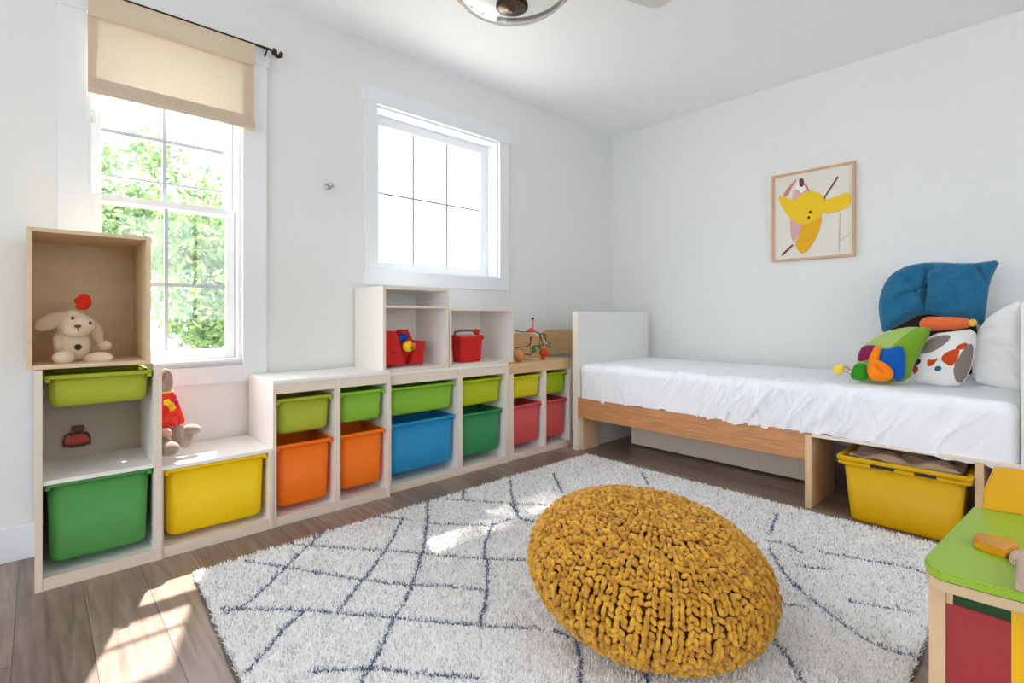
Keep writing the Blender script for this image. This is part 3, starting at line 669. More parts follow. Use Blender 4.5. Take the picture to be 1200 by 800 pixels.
# ================================================================ ceiling fan with glass light bowl
fc = Vector((CAM[0], CAM[1], 0))+Vector((AX[0], AX[1], 0))*1.95
fan = thing('ceiling_fan', (fc.x, fc.y, ZC), 'ceiling fan with a clear glass bowl light, seen at the top edge', 'ceiling fan')
bm = B(); lathe(bm, [(0, ZC-.0005), (.07, ZC-.0005), (.075, ZC-.03), (.05, ZC-.05), (.11, ZC-.06), (.125, ZC-.09), (.12, ZC-.15), (.09, ZC-.175), (0, ZC-.175)], c=(fc.x, fc.y, 0)); o = wl('motor_housing', bm, mat('brushed_nickel', (176, 170, 162), .3, .5, .9), fan)
for p in o.data.polygons: p.use_smooth = True
ta = math.atan2((RT*.708+AX*.386)[1], (RT*.708+AX*.386)[0])
for k in range(2):
    a = ta+k*PI; bm = B()
    prof_ = [(.13, -.045), (.30, -.062), (.62, -.070), (.755, -.064), (.793, -.043), (.804, 0), (.793, .043), (.755, .064), (.62, .070), (.30, .062), (.13, .045)]
    extr(bm, [(r_, t_, ZC-.115+t_*.12) for r_, t_ in prof_], (0, 0, .006))
    bmesh.ops.rotate(bm, verts=bm.verts, cent=(0, 0, 0), matrix=Matrix.Rotation(a, 3, 'Z')); bmesh.ops.translate(bm, verts=bm.verts, vec=(fc.x, fc.y, 0))
    wl('blade', bm, mat('white_blade', (216, 216, 212), .5) if k == 0 else bpy.data.materials['white_blade'], fan)
gz = 2.075
gb = bpy.data.materials.new('clear_bowl_glass'); gb.use_nodes = True; b = gb.node_tree.nodes['Principled BSDF']
b.inputs['Base Color'].default_value = (.86, .84, .81, 1); b.inputs['Transmission Weight'].default_value = 1; b.inputs['Roughness'].default_value = .03; b.inputs['IOR'].default_value = 1.35
bm = B(); R0 = .222
outer = [(R0*math.sin(t), gz+.085*(1-math.cos(t))*1.0) for t in np.linspace(.0, PI/2, 18)]
inner = [((R0-.005)*math.sin(t), gz+.005+.082*(1-math.cos(t))) for t in np.linspace(PI/2, 0, 18)]
lathe(bm, [(0, gz)]+outer[1:]+[(R0+.004, gz+.088), (R0-.004, gz+.09)]+inner[1:-1]+[(0, gz+.005)], 64, c=(fc.x, fc.y, 0)); o = gbo = wl('glass_bowl', bm, gb, fan)
for p in o.data.polygons: p.use_smooth = True
bm = B(); lathe(bm, [(0, gz-.012), (.012, gz-.010), (.016, gz-.002), (.05, gz+.0), (.062, gz+.010), (.06, gz+.022), (.03, gz+.03), (.02, ZC-.175), (0, ZC-.175)], 32, c=(fc.x, fc.y, 0)); o = wl('finial', bm, mat('aged_bronze', (96, 78, 64), .25, .5, .9), fan)
for p in o.data.polygons: p.use_smooth = True
bm = B(); lathe(bm, [(R0-.012, gz+.078), (R0+.007, gz+.078), (R0+.008, gz+.090), (R0-.012, gz+.090), (R0-.012, gz+.078)], 64, c=(fc.x, fc.y, 0)); o = sub('rim_band', bm, mat('rim_bronze', (128, 112, 98), .3, .5, .6), gbo)

# ================================================================ rug
def inq(x, y): return x
rugpoly = [(.588, -3.235), (.568, -1.056), (2.375, -1.075), (2.392, -3.33)]
LN = []
def tr(lst, sc, ox, oy, wd=.0055):
    pts = np.array([list(P(ox+x/sc, oy+y/sc, Z=.02))[:2] for x, y in lst]); LN.append((pts, wd))
k, ox, oy = 2.857, 220, 540
for l in ([(805, 125), (800, 240), (780, 320), (770, 360), (735, 460), (705, 500), (685, 535), (640, 640), (570, 743)], [(720, 190), (680, 270), (610, 370), (570, 410), (510, 495)], [(460, 232), (410, 275), (330, 350), (250, 430), (190, 480), (130, 502)],
          [(395, 495), (330, 550), (270, 620), (200, 700)], [(1020, 208), (990, 290), (1003, 340), (1005, 430), (990, 500), (980, 545)], [(1080, 62), (1085, 120), (1112, 192)],
          [(330, 272), (450, 285), (650, 297), (780, 305), (900, 318), (1000, 325), (1140, 330)], [(190, 330), (330, 352), (490, 380), (620, 400), (750, 412), (870, 415), (1000, 430)],
          [(110, 492), (280, 492), (400, 495), (540, 508), (700, 520), (850, 535), (1000, 548), (1190, 556)], [(420, 700), (560, 690), (640, 690), (770, 705), (870, 715), (980, 722)],
          [(630, 183), (740, 192)], [(860, 125), (1000, 135), (1200, 146)], [(1020, 215), (1070, 192), (1112, 190), (1180, 205)], [(800, 205), (900, 210), (1015, 214)], [(925, 80), (920, 125)]): tr(l, k, ox, oy)
k, ox, oy = 3.077, 600, 540
for l in ([(468, 40), (490, 82)], [(148, 42), (180, 112)], [(-5, 150), (30, 208), (75, 215)], [(0, 152), (110, 155)], [(957, 186), (930, 262)], [(930, 318), (985, 410), (1050, 470)], [(915, 285), (1000, 295), (1046, 330)], [(232, 635), (247, 700), (245, 800)],
          [(478, 740), (492, 800)], [(945, 640), (1000, 710), (1050, 795)], [(970, 510), (1050, 518)], [(0, 350), (60, 355)], [(150, 605), (232, 640)]): tr(l, k, ox, oy)
k, ox, oy = 2.353, 940, 460
for l in ([(-20, 530), (70, 600), (150, 665), (220, 700), (310, 722)], [(50, 436), (150, 455), (280, 475), (335, 492)], [(-10, 476), (85, 484)], [(130, 572), (310, 602)]): tr(l, k, ox, oy)
LN2 = []
for pts, wd in LN:
    s = smoothpts(pts, max(8, int(np.linalg.norm(np.diff(pts, axis=0), axis=1).sum()/.012)), closed=False, iters=2)
    LN2.append(s+rng.normal(0, .002, s.shape))
A_ = np.concatenate([s[:-1] for s in LN2]); B_ = np.concatenate([s[1:] for s in LN2])
def dline(Pp):
    out = np.full(len(Pp), 9.)
    for st in range(0, len(Pp), 4000):
        q = Pp[st:st+4000, None, :]; d = (B_-A_)[None]; t = np.clip(((q-A_[None])*d).sum(2)/((d**2).sum(2)+1e-12), 0, 1)
        out[st:st+4000] = np.sqrt((((A_[None]+t[..., None]*d)-q)**2).sum(2)).min(1)
    return out
Q = np.array(rugpoly)
def rugxy(u, v):
    u = u[..., None]; v = v[..., None]
    return (1-u)*(1-v)*Q[0]+(1-u)*v*Q[1]+u*v*Q[2]+u*(1-v)*Q[3]
def edgew(u, v): return np.minimum(np.minimum(u, 1-u)*1.8, np.minimum(v, 1-v)*2.2)
def mesh_np(name, V, Fc, mats, mi=None, smooth=False, parent=None):
    me = bpy.data.meshes.new(name); nv = len(V); nf = len(Fc); k = Fc.shape[1]
    me.vertices.add(nv); me.vertices.foreach_set('co', V.astype(np.float32).ravel())
    me.loops.add(nf*k); me.loops.foreach_set('vertex_index', Fc.astype(np.int32).ravel())
    me.polygons.add(nf); me.polygons.foreach_set('loop_start', np.arange(0, nf*k, k, dtype=np.int32)); me.polygons.foreach_set('loop_total', np.full(nf, k, dtype=np.int32))
    for m in mats: me.materials.append(m)
    if mi is not None: me.polygons.foreach_set('material_index', mi.astype(np.int32))
    me.polygons.foreach_set('use_smooth', np.full(nf, smooth)); me.update(calc_edges=True); me.validate()
    o = bpy.data.objects.new(name, me); C.objects.link(o); o.parent = parent
    return o
rug = thing('rug', (0, 0, 0), 'shaggy off-white rug with thin blue-grey diamond lines on the wood floor', 'rug')
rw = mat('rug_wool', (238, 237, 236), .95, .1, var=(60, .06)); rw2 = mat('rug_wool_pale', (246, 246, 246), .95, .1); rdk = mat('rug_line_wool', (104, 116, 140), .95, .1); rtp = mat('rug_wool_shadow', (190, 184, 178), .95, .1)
nu, nv_ = 260, 320
U, V_ = np.meshgrid(np.linspace(0, 1, nu), np.linspace(0, 1, nv_), indexing='ij'); XY = rugxy(U, V_); E_ = edgew(U, V_)
hz = .014*np.clip(E_/.012, 0, 1)**.5+.001; hz += rng.normal(0, .0012, hz.shape)
Vt = np.dstack([XY, hz]).reshape(-1, 3); ii = np.arange(nu*nv_).reshape(nu, nv_)
Fq = np.stack([ii[:-1, :-1], ii[1:, :-1], ii[1:, 1:], ii[:-1, 1:]], -1).reshape(-1, 4)
cen = Vt[Fq][:, :, :2].mean(1); dl = dline(cen)
mesh_np('backing', Vt, Fq, [rw, rdk], (dl < .004).astype(int), True, rug)
nb = 330000
# more tufts nearer the camera
pu = rng.random(nb); pv = rng.random(nb)
xy = rugxy(pu, pv); dd = np.linalg.norm(xy-CAM, axis=1); keep = rng.random(nb) < np.clip(1.7/dd, .25, 1); pu, pv, xy, dd = pu[keep], pv[keep], xy[keep], dd[keep]; nb = len(pu)
dl = dline(xy); isl = (dl < .0045+.004*rng.random(nb)) & (rng.random(nb) < .85)
ang = rng.random(nb)*2*PI; lean = rng.random(nb)**.7*1.1; ln_ = rng.uniform(.010, .020, nb); wd = rng.uniform(.0014, .0028, nb)*np.clip(dd/1.6, .9, 1.6)
base = np.c_[xy, np.full(nb, .008)]
d = np.c_[np.cos(ang)*np.sin(lean), np.sin(ang)*np.sin(lean), np.cos(lean)]
sd_ = np.c_[-np.sin(ang), np.cos(ang), np.zeros(nb)]
mid = base+d*ln_[:, None]*.6+np.c_[np.zeros((nb, 2)), np.full(nb, .001)]; tip = base+d*ln_[:, None]*1.0; tip[:, 2] -= .002*lean; tip[:, 2] = np.maximum(tip[:, 2], .006)
V6 = np.stack([base-sd_*wd[:, None]*.5, base+sd_*wd[:, None]*.5, mid-sd_*wd[:, None]*.6, mid+sd_*wd[:, None]*.6, tip-sd_*wd[:, None]*.25, tip+sd_*wd[:, None]*.25], 1).reshape(-1, 3)
b0 = np.arange(nb)[:, None]*6
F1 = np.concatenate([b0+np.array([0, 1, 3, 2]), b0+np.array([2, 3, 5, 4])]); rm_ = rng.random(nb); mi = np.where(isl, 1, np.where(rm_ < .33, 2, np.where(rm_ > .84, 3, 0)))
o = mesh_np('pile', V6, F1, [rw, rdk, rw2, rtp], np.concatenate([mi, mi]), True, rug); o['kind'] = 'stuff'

bm = B()
for (a, c) in ((0, 3), (2, 3)):
    p_, q_ = Q[a], Q[c]; n_ = 60
    tube(bm, [(p_[0]+(q_[0]-p_[0])*t+.0015*math.sin(t*70), p_[1]+(q_[1]-p_[1])*t+.0015*math.sin(t*55), .005) for t in np.linspace(0, 1, n_)], .005, 6)
link('edge_strip', bm, fabric('dark_taupe_edge', (92, 84, 78)), rug)  # thin dark strip along two edges of the rug
# ================================================================ knitted pouf
pf_ = thing('pouf', (1.818, -2.343, .016), 'round mustard yellow chunky knitted pouf standing on the rug', 'pouf')
py = bpy.data.materials.new('mustard_cord'); py.use_nodes = True; nt = py.node_tree; b = nt.nodes['Principled BSDF']
b.inputs['Roughness'].default_value = .85; b.inputs['Specular IOR Level'].default_value = .2; b.inputs['Sheen Weight'].default_value = .3
tc = nt.nodes.new('ShaderNodeTexCoord'); n = nt.nodes.new('ShaderNodeTexNoise'); n.inputs['Scale'].default_value = 45; n.inputs['Detail'].default_value = 3; nt.links.new(tc.outputs['Object'], n.inputs[0])
rp = nt.nodes.new('ShaderNodeValToRGB'); rp.color_ramp.elements[0].position = .35; rp.color_ramp.elements[1].position = .65; rp.color_ramp.elements[0].color = lin((176, 118, 16))+(1,); rp.color_ramp.elements[1].color = lin((222, 168, 50))+(1,)
nt.links.new(n.outputs['Fac'], rp.inputs[0]); nt.links.new(rp.outputs[0], b.inputs['Base Color'])
n2 = nt.nodes.new('ShaderNodeTexNoise'); n2.inputs['Scale'].default_value = 500; nt.links.new(tc.outputs['Object'], n2.inputs[0])
bp = nt.nodes.new('ShaderNodeBump'); bp.inputs['Strength'].default_value = .5; bp.inputs['Distance'].default_value = .001; nt.links.new(n2.outputs['Fac'], bp.inputs['Height']); nt.links.new(bp.outputs[0], b.inputs['Normal'])
PR, PH, PT = .338, .355, .123
def settle(V):      # slumped to one side and pressed flat where it stands
    V = np.array(V, float); vx, vy = -.53, .846; u = V[:, 0]*.846+V[:, 1]*.53; w_ = V[:, 0]*vx+V[:, 1]*vy; z = V[:, 2]-PH/2
    u2 = u*math.cos(PT)+z*math.sin(PT); z2 = -u*math.sin(PT)+z*math.cos(PT)+PH/2-.013
    z2 = np.where(z2 < .02, .02*np.exp(np.minimum(0, (z2-.02)/.02)), z2)
    return np.stack([u2*.846+w_*vx, u2*.53+w_*vy, z2], 1)
def psurf(t):      # t 0 top pole .. PI bottom pole -> radius, z, normal
    ct, st = math.cos(t), math.sin(t)
    e = .86
    r_ = PR*abs(st)**e; z_ = PH/2+PH/2*math.copysign(abs(ct)**1.0, ct)
    return r_, z_
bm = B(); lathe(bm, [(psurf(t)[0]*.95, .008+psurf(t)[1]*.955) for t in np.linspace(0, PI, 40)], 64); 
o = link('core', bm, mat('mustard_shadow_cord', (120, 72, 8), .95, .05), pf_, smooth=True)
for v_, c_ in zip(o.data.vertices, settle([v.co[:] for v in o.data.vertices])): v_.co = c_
# stitches: V shaped pairs of plump strands, along columns that run pole to pole
us, vs_ = 9, 7
sph = []
for j in range(vs_):
    ph_ = PI*j/(vs_-1)
    for i in range(us): sph.append((math.sin(ph_)*math.cos(2*PI*i/us), math.sin(ph_)*math.sin(2*PI*i/us), math.cos(ph_)))
sph = np.array(sph); fs = []
for j in range(vs_-1):
    for i in range(us): fs.append((j*us+i, j*us+(i+1) % us, (j+1)*us+(i+1) % us, (j+1)*us+i))
fs = np.array(fs)
ts = [0]; # arc-length sampling
tt = np.linspace(0, PI, 2000); rz = np.array([psurf(t) for t in tt]); al = np.r_[0, np.cumsum(np.linalg.norm(np.diff(rz, axis=0), axis=1))]
rowh = .0150; nrow = int(al[-1]/rowh); VV = []; FF = []; off = 0
for r_i in range(nrow):
    s_ = (r_i+.5)*rowh; t = np.interp(s_, al, tt); r_, z_ = psurf(t)
    r2, z2 = psurf(min(PI, t+.01)); r1, z1_ = psurf(max(0, t-.01)); tg = Vector((r2-r1, 0, z2-z1_)).normalized()
    nm_ = Vector((-tg.z, 0, tg.x)); 
    if nm_.dot(Vector((r_, 0, z_-PH/2))) < 0: nm_ = -nm_
    base_cols = 66
    ncol = base_cols
    while ncol > 6 and 2*PI*r_/ncol < .0185: ncol //= 2
    ncol = max(ncol, 5)
    wcol = 2*PI*r_/ncol
    for c_i in range(ncol):
        for sg in (-1, 1):
            a = 2*PI*(c_i+.5+sg*.22+random.uniform(-.05, .05))/ncol; ca, sa = math.cos(a), math.sin(a)
            T = Vector((tg.x*ca, tg.x*sa, tg.z)); Nn = Vector((nm_.x*ca, nm_.x*sa, nm_.z)); Bt = Vector((-sa, ca, 0))
            th = sg*(.62+random.uniform(-.65, .65)); dr = (T*math.cos(th)+Bt*math.sin(th)).normalized()
            sd2 = Nn.cross(dr).normalized()
            tilt = random.uniform(.0, .55); dr2 = (dr+Nn*tilt).normalized(); n2_ = dr2.cross(sd2).normalized(); 
            if n2_.dot(Nn) < 0: n2_ = -n2_
            cpos = Vector((r_*ca, r_*sa, z_))+Nn*random.uniform(-.005, .006)+T*random.uniform(-.003, .003)+Bt*random.uniform(-.0015, .0015)
            L_ = rowh*.74*random.uniform(.85, 1.15); wr_ = min(wcol*.29, .0066)*random.uniform(.9, 1.15); hr_ = .0078
            Mx = np.array([[dr2.x*L_, sd2.x*wr_, n2_.x*hr_], [dr2.y*L_, sd2.y*wr_, n2_.y*hr_], [dr2.z*L_, sd2.z*wr_, n2_.z*hr_]])
            VV.append(sph[:, [2, 0, 1]] @ Mx.T+np.array(cpos)); FF.append(fs+off); off += len(sph)
o = mesh_np('knit_stitches', settle(np.concatenate(VV)), np.concatenate(FF), [py], None, True, pf_); o['kind'] = 'stuff'

# ================================================================ activity table (front right)
zt = .42
tb = thing('activity_table', (2.53, -2.1, 0), 'childrens wooden activity table with lime green top and red and yellow side panels', 'activity table')
def T_(x, y, z=zt): return P(x, y, Z=z)
c1 = T_(1083, 654); c2 = T_(1141, 593)
gpx = [(1098, 668), (1086, 660), (1083, 652), (1088, 646)]
top = [T_(1141, 592.5), T_(1088, 646.5), T_(1084, 651), T_(1083.5, 656), T_(1089, 663), T_(1102, 670), T_(1122, 675.5), T_(1160, 686), T_(1200, 696), T_(1300, 724), T_(1345, 640), T_(1300, 622)]
bm = B(); extr(bm, [(p.x, p.y, zt-.016) for p in top], (0, 0, .016), bev=.003); wl('green_top', bm, mat('lime_green_lacquer', (150, 184, 52), .35, .5), tb)
bm = B(); cc = sum((Vector((p.x, p.y, 0)) for p in top), Vector())/len(top)
extr(bm, [(cc.x+(p.x-cc.x)*.985, cc.y+(p.y-cc.y)*.985, zt-.036) for p in top], (0, 0, .019)); wl('wood_apron', bm, mat('birch_apron', (204, 180, 140), .5, var=(14, .08, (1, 1, 6))), tb)
# front face: corner post, red sliding panel, yellow panel
fA = T_(1089, 664, zt-.03); fB = T_(1300, 724, zt-.03); fd = (Vector((fB.x-fA.x, fB.y-fA.y, 0))).normalized(); fnv = Vector((fd.y, -fd.x, 0))
if fnv.dot(Vector((CAM[0]-fA.x, CAM[1]-fA.y, 0))) < 0: fnv = -fnv
def fpt(x, y):        # pixel on the front face plane
    r = Vector(ray(x, y)); c0 = Vector((CAM[0], CAM[1], EYE)); return c0+r*((Vector(fA)-c0).dot(fnv)/r.dot(fnv))
def sAt(x): p = fpt(x, 700); return (Vector((p.x-fA.x, p.y-fA.y, 0))).dot(fd)
def slab(nm, xl, xr, za, zb, d0, d1, m, bev=.0015):
    a, c = (sAt(xl) if xl is not None else 0), (sAt(xr) if xr < 1201 else xr-1201)
    base = [Vector((fA.x, fA.y, za))+fd*s+fnv*dd_ for s, dd_ in ((a, d0), (c, d0), (c, d1), (a, d1))]
    bm = B(); extr(bm, base, (0, 0, zb-za), bev=bev); return wl(nm, bm, m, tb)
zap = zt-.036
slab('leg', 1088, 1107.5, 0, zap, -.028, -.004, 'palewood'); slab('leg', 1201.34, 1201.37, 0, zap, -.028, -.004, 'palewood')
slab('bottom_board', 1090, 1201.34, .06, .10, -.03, -.006, 'pine')
z_r = fpt(1108, 707).z; z_g = fpt(1108, 694).z
slab('green_panel', 1107.8, 1184.5, z_r-.02, z_g, -.022, -.012, mat('dark_green_panel', (6, 62, 14), .5))
slab('red_door', 1107.8, 1184.5, .10, z_r, -.016, -.008, mat('brick_red_panel', (168, 52, 54), .5))
slab('yellow_door', 1185, 1201.34, .10, fpt(1187, 717).z, -.016, -.006, mat('yellow_panel', (250, 190, 14), .5))
bm = B(); q = [T_(1141, 593, 0), T_(1090, 655, 0)]
pL = [Vector((T_(1141, 594).x, T_(1141, 594).y, 0)), Vector((T_(1089, 652).x, T_(1089, 652).y, 0))]
dL = (pL[1]-pL[0]).normalized(); nL = Vector((-dL.y, dL.x, 0)); nL = nL if nL.x > 0 else -nL
extr(bm, [pL[0]+nL*.012+dL*.01, pL[1]+nL*.012-dL*.035, pL[1]+nL*.03-dL*.035, pL[0]+nL*.03+dL*.01], (0, 0, zap)); wl('side_panel', bm, 'palewood', tb)
# orange book-like back panel standing at the far edge of the top
bk = mat('amber_panel', (222, 160, 6), .45)
a1, a2 = T_(1152, 596), T_(1215, 606); hgt = .055
tA = P(1167.5, 547.5, Y=a1.y+.01); 
bm = B(); vec = Vector((a2.x-a1.x, a2.y-a1.y, 0)).normalized(); nb_ = Vector((-vec.y, vec.x, 0))
top_h = tA.z-zt
extr(bm, [Vector((a1.x, a1.y, zt)), Vector((a1.x, a1.y, zt))+vec*.30, Vector((a1.x, a1.y, zt+top_h))+vec*.29, Vector((a1.x, a1.y, zt+top_h))+vec*.022, Vector((a1.x, a1.y, zt+top_h*.45))+vec*.004], nb_*.014, bev=.002); wl('amber_back_panel', bm, bk, tb)
# small toys on the table
tk = thing('toy_block', T_(1165, 645), 'amber translucent wooden toy piece lying on the green table top', 'toy')
bm = B(); pl = [T_(1141, 633), T_(1150, 632.5), T_(1175, 637), T_(1193, 643), T_(1194, 648), T_(1178, 655), T_(1142, 642)]
extr(bm, pl, (0, 0, .016), bev=.003); wl('block', bm, mat('amber_lacquer', (206, 140, 14), .15, .6), tk)
tk = thing('wooden_toy', T_(1190, 668), 'pale wooden rounded toy handle at the right edge on the green table', 'toy')
bm = B(); pl = [T_(1182, 653), T_(1187, 650), T_(1210, 651), T_(1210, 664), T_(1190, 664), T_(1183, 660)]
extr(bm, pl, (0, 0, .012), bev=.003); pl = [T_(1191, 667), T_(1212, 662), T_(1212, 697), T_(1190, 693)]; extr(bm, pl, (0, 0, .020), bev=.003)
wl('handle', bm, mat('grey_birch', (190, 164, 146), .4), tk)

# ================================================================ soft toys and small things on the shelves
def plushmod(o, vox=.0035, sm=6):
    m = o.modifiers.new('remesh', 'REMESH'); m.mode = 'VOXEL'; m.voxel_size = vox; m.use_smooth_shade = True
    s = o.modifiers.new('smooth', 'SMOOTH'); s.iterations = sm; s.factor = .6
creamf = mat('cream_plush', (232, 212, 182), .95, .1, bump=(700, .6, .002), sheen=.4); tanf = mat('tan_plush', (216, 190, 158), .95, .1, bump=(700, .6, .002), sheen=.4)
XD = .235; zfl = .7405
def D(x, y, dx=0): return P(x, y, X=XD+dx)
dog = thing('plush_dog', (XD, -3.53, zfl), 'cream plush puppy with floppy ears sitting in the birch cube', 'plush toy')
bm = B()
ell(bm, D(84.5, 405, 0), (.055, .052, .058)); ell(bm, D(82, 398, .01), (.045, .046, .05))
o = dbody = wl('body', bm, creamf, dog); plushmod(o)
bm = B(); ell(bm, D(89, 381, .02), (.052, .053, .044)); ell(bm, D(88, 387, .05), (.034, .040, .026)); ell(bm, D(86, 371, .015), (.036, .034, .026))
o = dhead = wl('head', bm, creamf, dog); plushmod(o)
bm = B(); a_, c_ = D(76, 369, .03), D(43, 384, .035); ell(bm, (a_+c_)/2, (.027, .012, (a_-c_).length/2+.008), rotto(a_-c_)); o = wl('ear', bm, tanf, dog); plushmod(o)
bm = B(); a_, c_ = D(108, 375, .0), D(117, 402, .0); ell(bm, (a_+c_)/2, (.020, .009, (a_-c_).length/2+.004), rotto(a_-c_)); o = wl('ear', bm, tanf, dog); plushmod(o)
bm = B(); limb(bm, D(112, 406, -.02), D(131, 404, .03), .020, .016); o = wl('arm', bm, tanf, dog); plushmod(o)
bm = B(); limb(bm, D(66, 392, .02), D(72, 412, .045), .018, .016); o = wl('arm', bm, creamf, dog); plushmod(o)
for (x1_, y1_, x2_, y2_, r1_) in ((72, 416, 74, 420, .027), (98, 419, 131, 419, .0)):
    bm = B()
    if r1_: ell(bm, D(74, 419, .075), (.032, .030, .0235))
    else: limb(bm, D(97, 421, .02), D(133, 418, .075), .022, .0185)
    o = wl('leg', bm, creamf, dog); plushmod(o)
for (x, y) in ((85, 372.5), (105.5, 378.5)):
    bm = B(); p_ = D(x, y, .072 if x < 100 else .055); ell(bm, p_, (.005, .005, .006)); sub('eye', bm, 'black', dhead)
bm = B(); p_ = D(91, 382, .085); ell(bm, p_, (.006, .010, .0055)); sub('nose', bm, mat('brown_nose', (96, 62, 50), .6), dhead)
bm = B(); tube(bm, [D(91, 384, .086), D(92, 388, .083), D(89.5, 389.5, .078)], .0012, 6); sub('mouth', bm, bpy.data.materials['brown_nose'], dhead)
bm = B(); p_ = D(91.5, 406.5, .058); ell(bm, p_, (.006, .0105, .0105)); sub('belly_spot', bm, mat('dark_brown_felt', (62, 44, 36), .9), dbody)
bm = B(); ell(bm, D(98.5, 353.5, .03), (.020, .0215, .030)); ell(bm, D(93, 352, .045), (.012, .016, .012)); ell(bm, D(95, 359, .045), (.012, .016, .012)); bmesh.ops.scale(bm, vec=(1, 1, 1), verts=bm.verts); o = wl('red_bow', bm, mat('red_felt', (214, 48, 20), .8, .2), dog); plushmod(o, .003, 3)

# red hair-clip shaped toy hung on the back panel of the tall left unit
ck = thing('red_toy_bag', P(90, 518, X=.026), 'small shiny dark red toy on the open shelf of the tall left unit', 'toy')
def K(x, y, X=.0245): return P(60+x/16, 485+y/16, X=X)
bm = B(); extr(bm, [K(*q) for q in ((215, 600), (222, 480), (250, 385), (330, 345), (480, 320), (640, 310), (715, 360), (740, 430), (738, 545), (600, 580), (400, 612))], (.022, 0, 0), bev=.003); wl('shell', bm, mat('dark_red_shell', (52, 14, 12), .2, .6), ck)
bm = B(); extr(bm, [K(*q, X=.045) for q in ((240, 565), (250, 450), (300, 400), (480, 370), (650, 370), (700, 420), (712, 520), (560, 545), (400, 570))], (.006, 0, 0), bev=.002); wl('red_front', bm, mat('glossy_red', (186, 44, 12), .15, .6, bump=(90, .6, .01), var=(60, .5)), ck)
bm = B(); extr(bm, [K(*q) for q in ((385, 300), (392, 225), (480, 205), (610, 198), (625, 260), (590, 310), (480, 330))], (.018, 0, 0), bev=.003); wl('handle', bm, mat('wine_red', (92, 26, 30), .25, .6), ck)

# plush rabbit on the low white top
XB = .20; zb2 = .341
rab = thing('plush_rabbit', (XB, -3.25, zb2), 'grey-brown plush rabbit in a red dress sitting on the low white top', 'plush toy')
def R(x, y, dx=0): return P(180+x/6.667, 425+y/6.667, X=XB+dx)
gf = mat('grey_brown_plush', (164, 142, 128), .95, .1, bump=(600, .7, .002), sheen=.4); pk = mat('inner_ear_plush', (150, 112, 100), .95, .1)
bm = B(); limb(bm, R(72, 240), R(92, 38), .019, .022); limb(bm, R(112, 235), R(116, 48), .017, .018); limb(bm, R(20, 225), R(45, 60), .016, .016); ell(bm, R(55, 210), (.030, .034, .030)); o = rhead = wl('head', bm, gf, rab); plushmod(o)
bm = B(); limb(bm, R(75, 160, .016), R(83, 75, .018), .006, .009); o = sub('inner_ear', bm, pk, rhead)
bm = B(); ell(bm, R(75, 400, 0), (.045, .050, .055)); ell(bm, R(90, 470), (.045, .055, .045)); o = wl('body', bm, gf, rab); plushmod(o)
YC = -3.2885
drs = bpy.data.materials.new('red_print_dress'); drs.use_nodes = True; nt = drs.node_tree; b = nt.nodes['Principled BSDF']; b.inputs['Roughness'].default_value = .9
tc = nt.nodes.new('ShaderNodeTexCoord'); vo = nt.nodes.new('ShaderNodeTexVoronoi'); vo.inputs['Scale'].default_value = 38; nt.links.new(tc.outputs['Object'], vo.inputs['Vector'])
rp = nt.nodes.new('ShaderNodeValToRGB'); rp.color_ramp.interpolation = 'CONSTANT'; rp.color_ramp.elements[0].color = lin((232, 60, 24))+(1,); rp.color_ramp.elements[1].position = .82; rp.color_ramp.elements[1].color = lin((240, 176, 30))+(1,)
e = rp.color_ramp.elements.new(.45); e.color = lin((226, 34, 40))+(1,); nt.links.new(vo.outputs['Color'], rp.inputs[0]); nt.links.new(rp.outputs[0], b.inputs['Base Color'])
bm = B(); c0 = R(70, 350)
cp = [(R(60, 232).z, .034), (R(60, 262).z, .042), (R(60, 330).z, .052), (R(60, 400).z, .064), (R(60, 455).z, .071), (R(60, 488).z, .070)]
rings = [[(c0.x+r_*.8*math.cos(a), c0.y+r_*math.sin(a)*1.0+.004*math.sin(6*a), z_) for a in np.linspace(0, 2*PI, 37)[:-1]] for z_, r_ in cp]
loft(bm, rings); bmesh.ops.recalc_face_normals(bm, faces=bm.faces); o = rdress = wl('dress', bm, drs, rab)
for p in o.data.polygons: p.use_smooth = len(p.vertices) == 4
bm = B(); tube(bm, [(c0.x+.036*.8*math.cos(a), c0.y+.036*math.sin(a), R(60, 228).z) for a in np.linspace(0, 2*PI, 30)], .003, 6); sub('collar', bm, fabric('yellow_collar', (246, 214, 90)), rdress)
bm = B()
for a in range(5): ell(bm, R(105+16*math.cos(a*1.257), 310+16*math.sin(a*1.257), .052), (.005, .007, .006))
sub('flower', bm, fabric('yellow_flower', (250, 214, 40)), rdress)
bm = B(); ell(bm, R(172, 298, .02), (.006, .008, .007)); wl('pink_bow', bm, fabric('pink_bow_cloth', (196, 60, 100)), rab)
bm = B(); limb(bm, R(150, 470, .01), R(235, 660, .06), .024, .026); limb(bm, R(225, 520, .04), R(365, 520, .0), .022, .027); limb(bm, R(300, 560, .03), R(235, 665, .05), .018, .018); o = wl('leg', bm, gf, rab); plushmod(o)
bm = B(); ell(bm, R(120, 672, .125), (.030, .035, .0285)); limb(bm, R(60, 610, .07), R(120, 660, .12), .022, .022); o = wl('leg', bm, gf, rab); plushmod(o)
bm = B(); limb(bm, R(60, 520, .09), R(130, 580, .105), .020, .018); o = wl('arm', bm, mat('peach_plush', (210, 160, 136), .95), rab); plushmod(o)

for ch in list(rab.children)+list(rhead.children)+list(rdress.children):
    for v_ in ch.data.vertices:
        if v_.co.y < YC: v_.co.y = YC+(int(abs(v_.co.x+v_.co.z)*1e4) % 7)*.0001
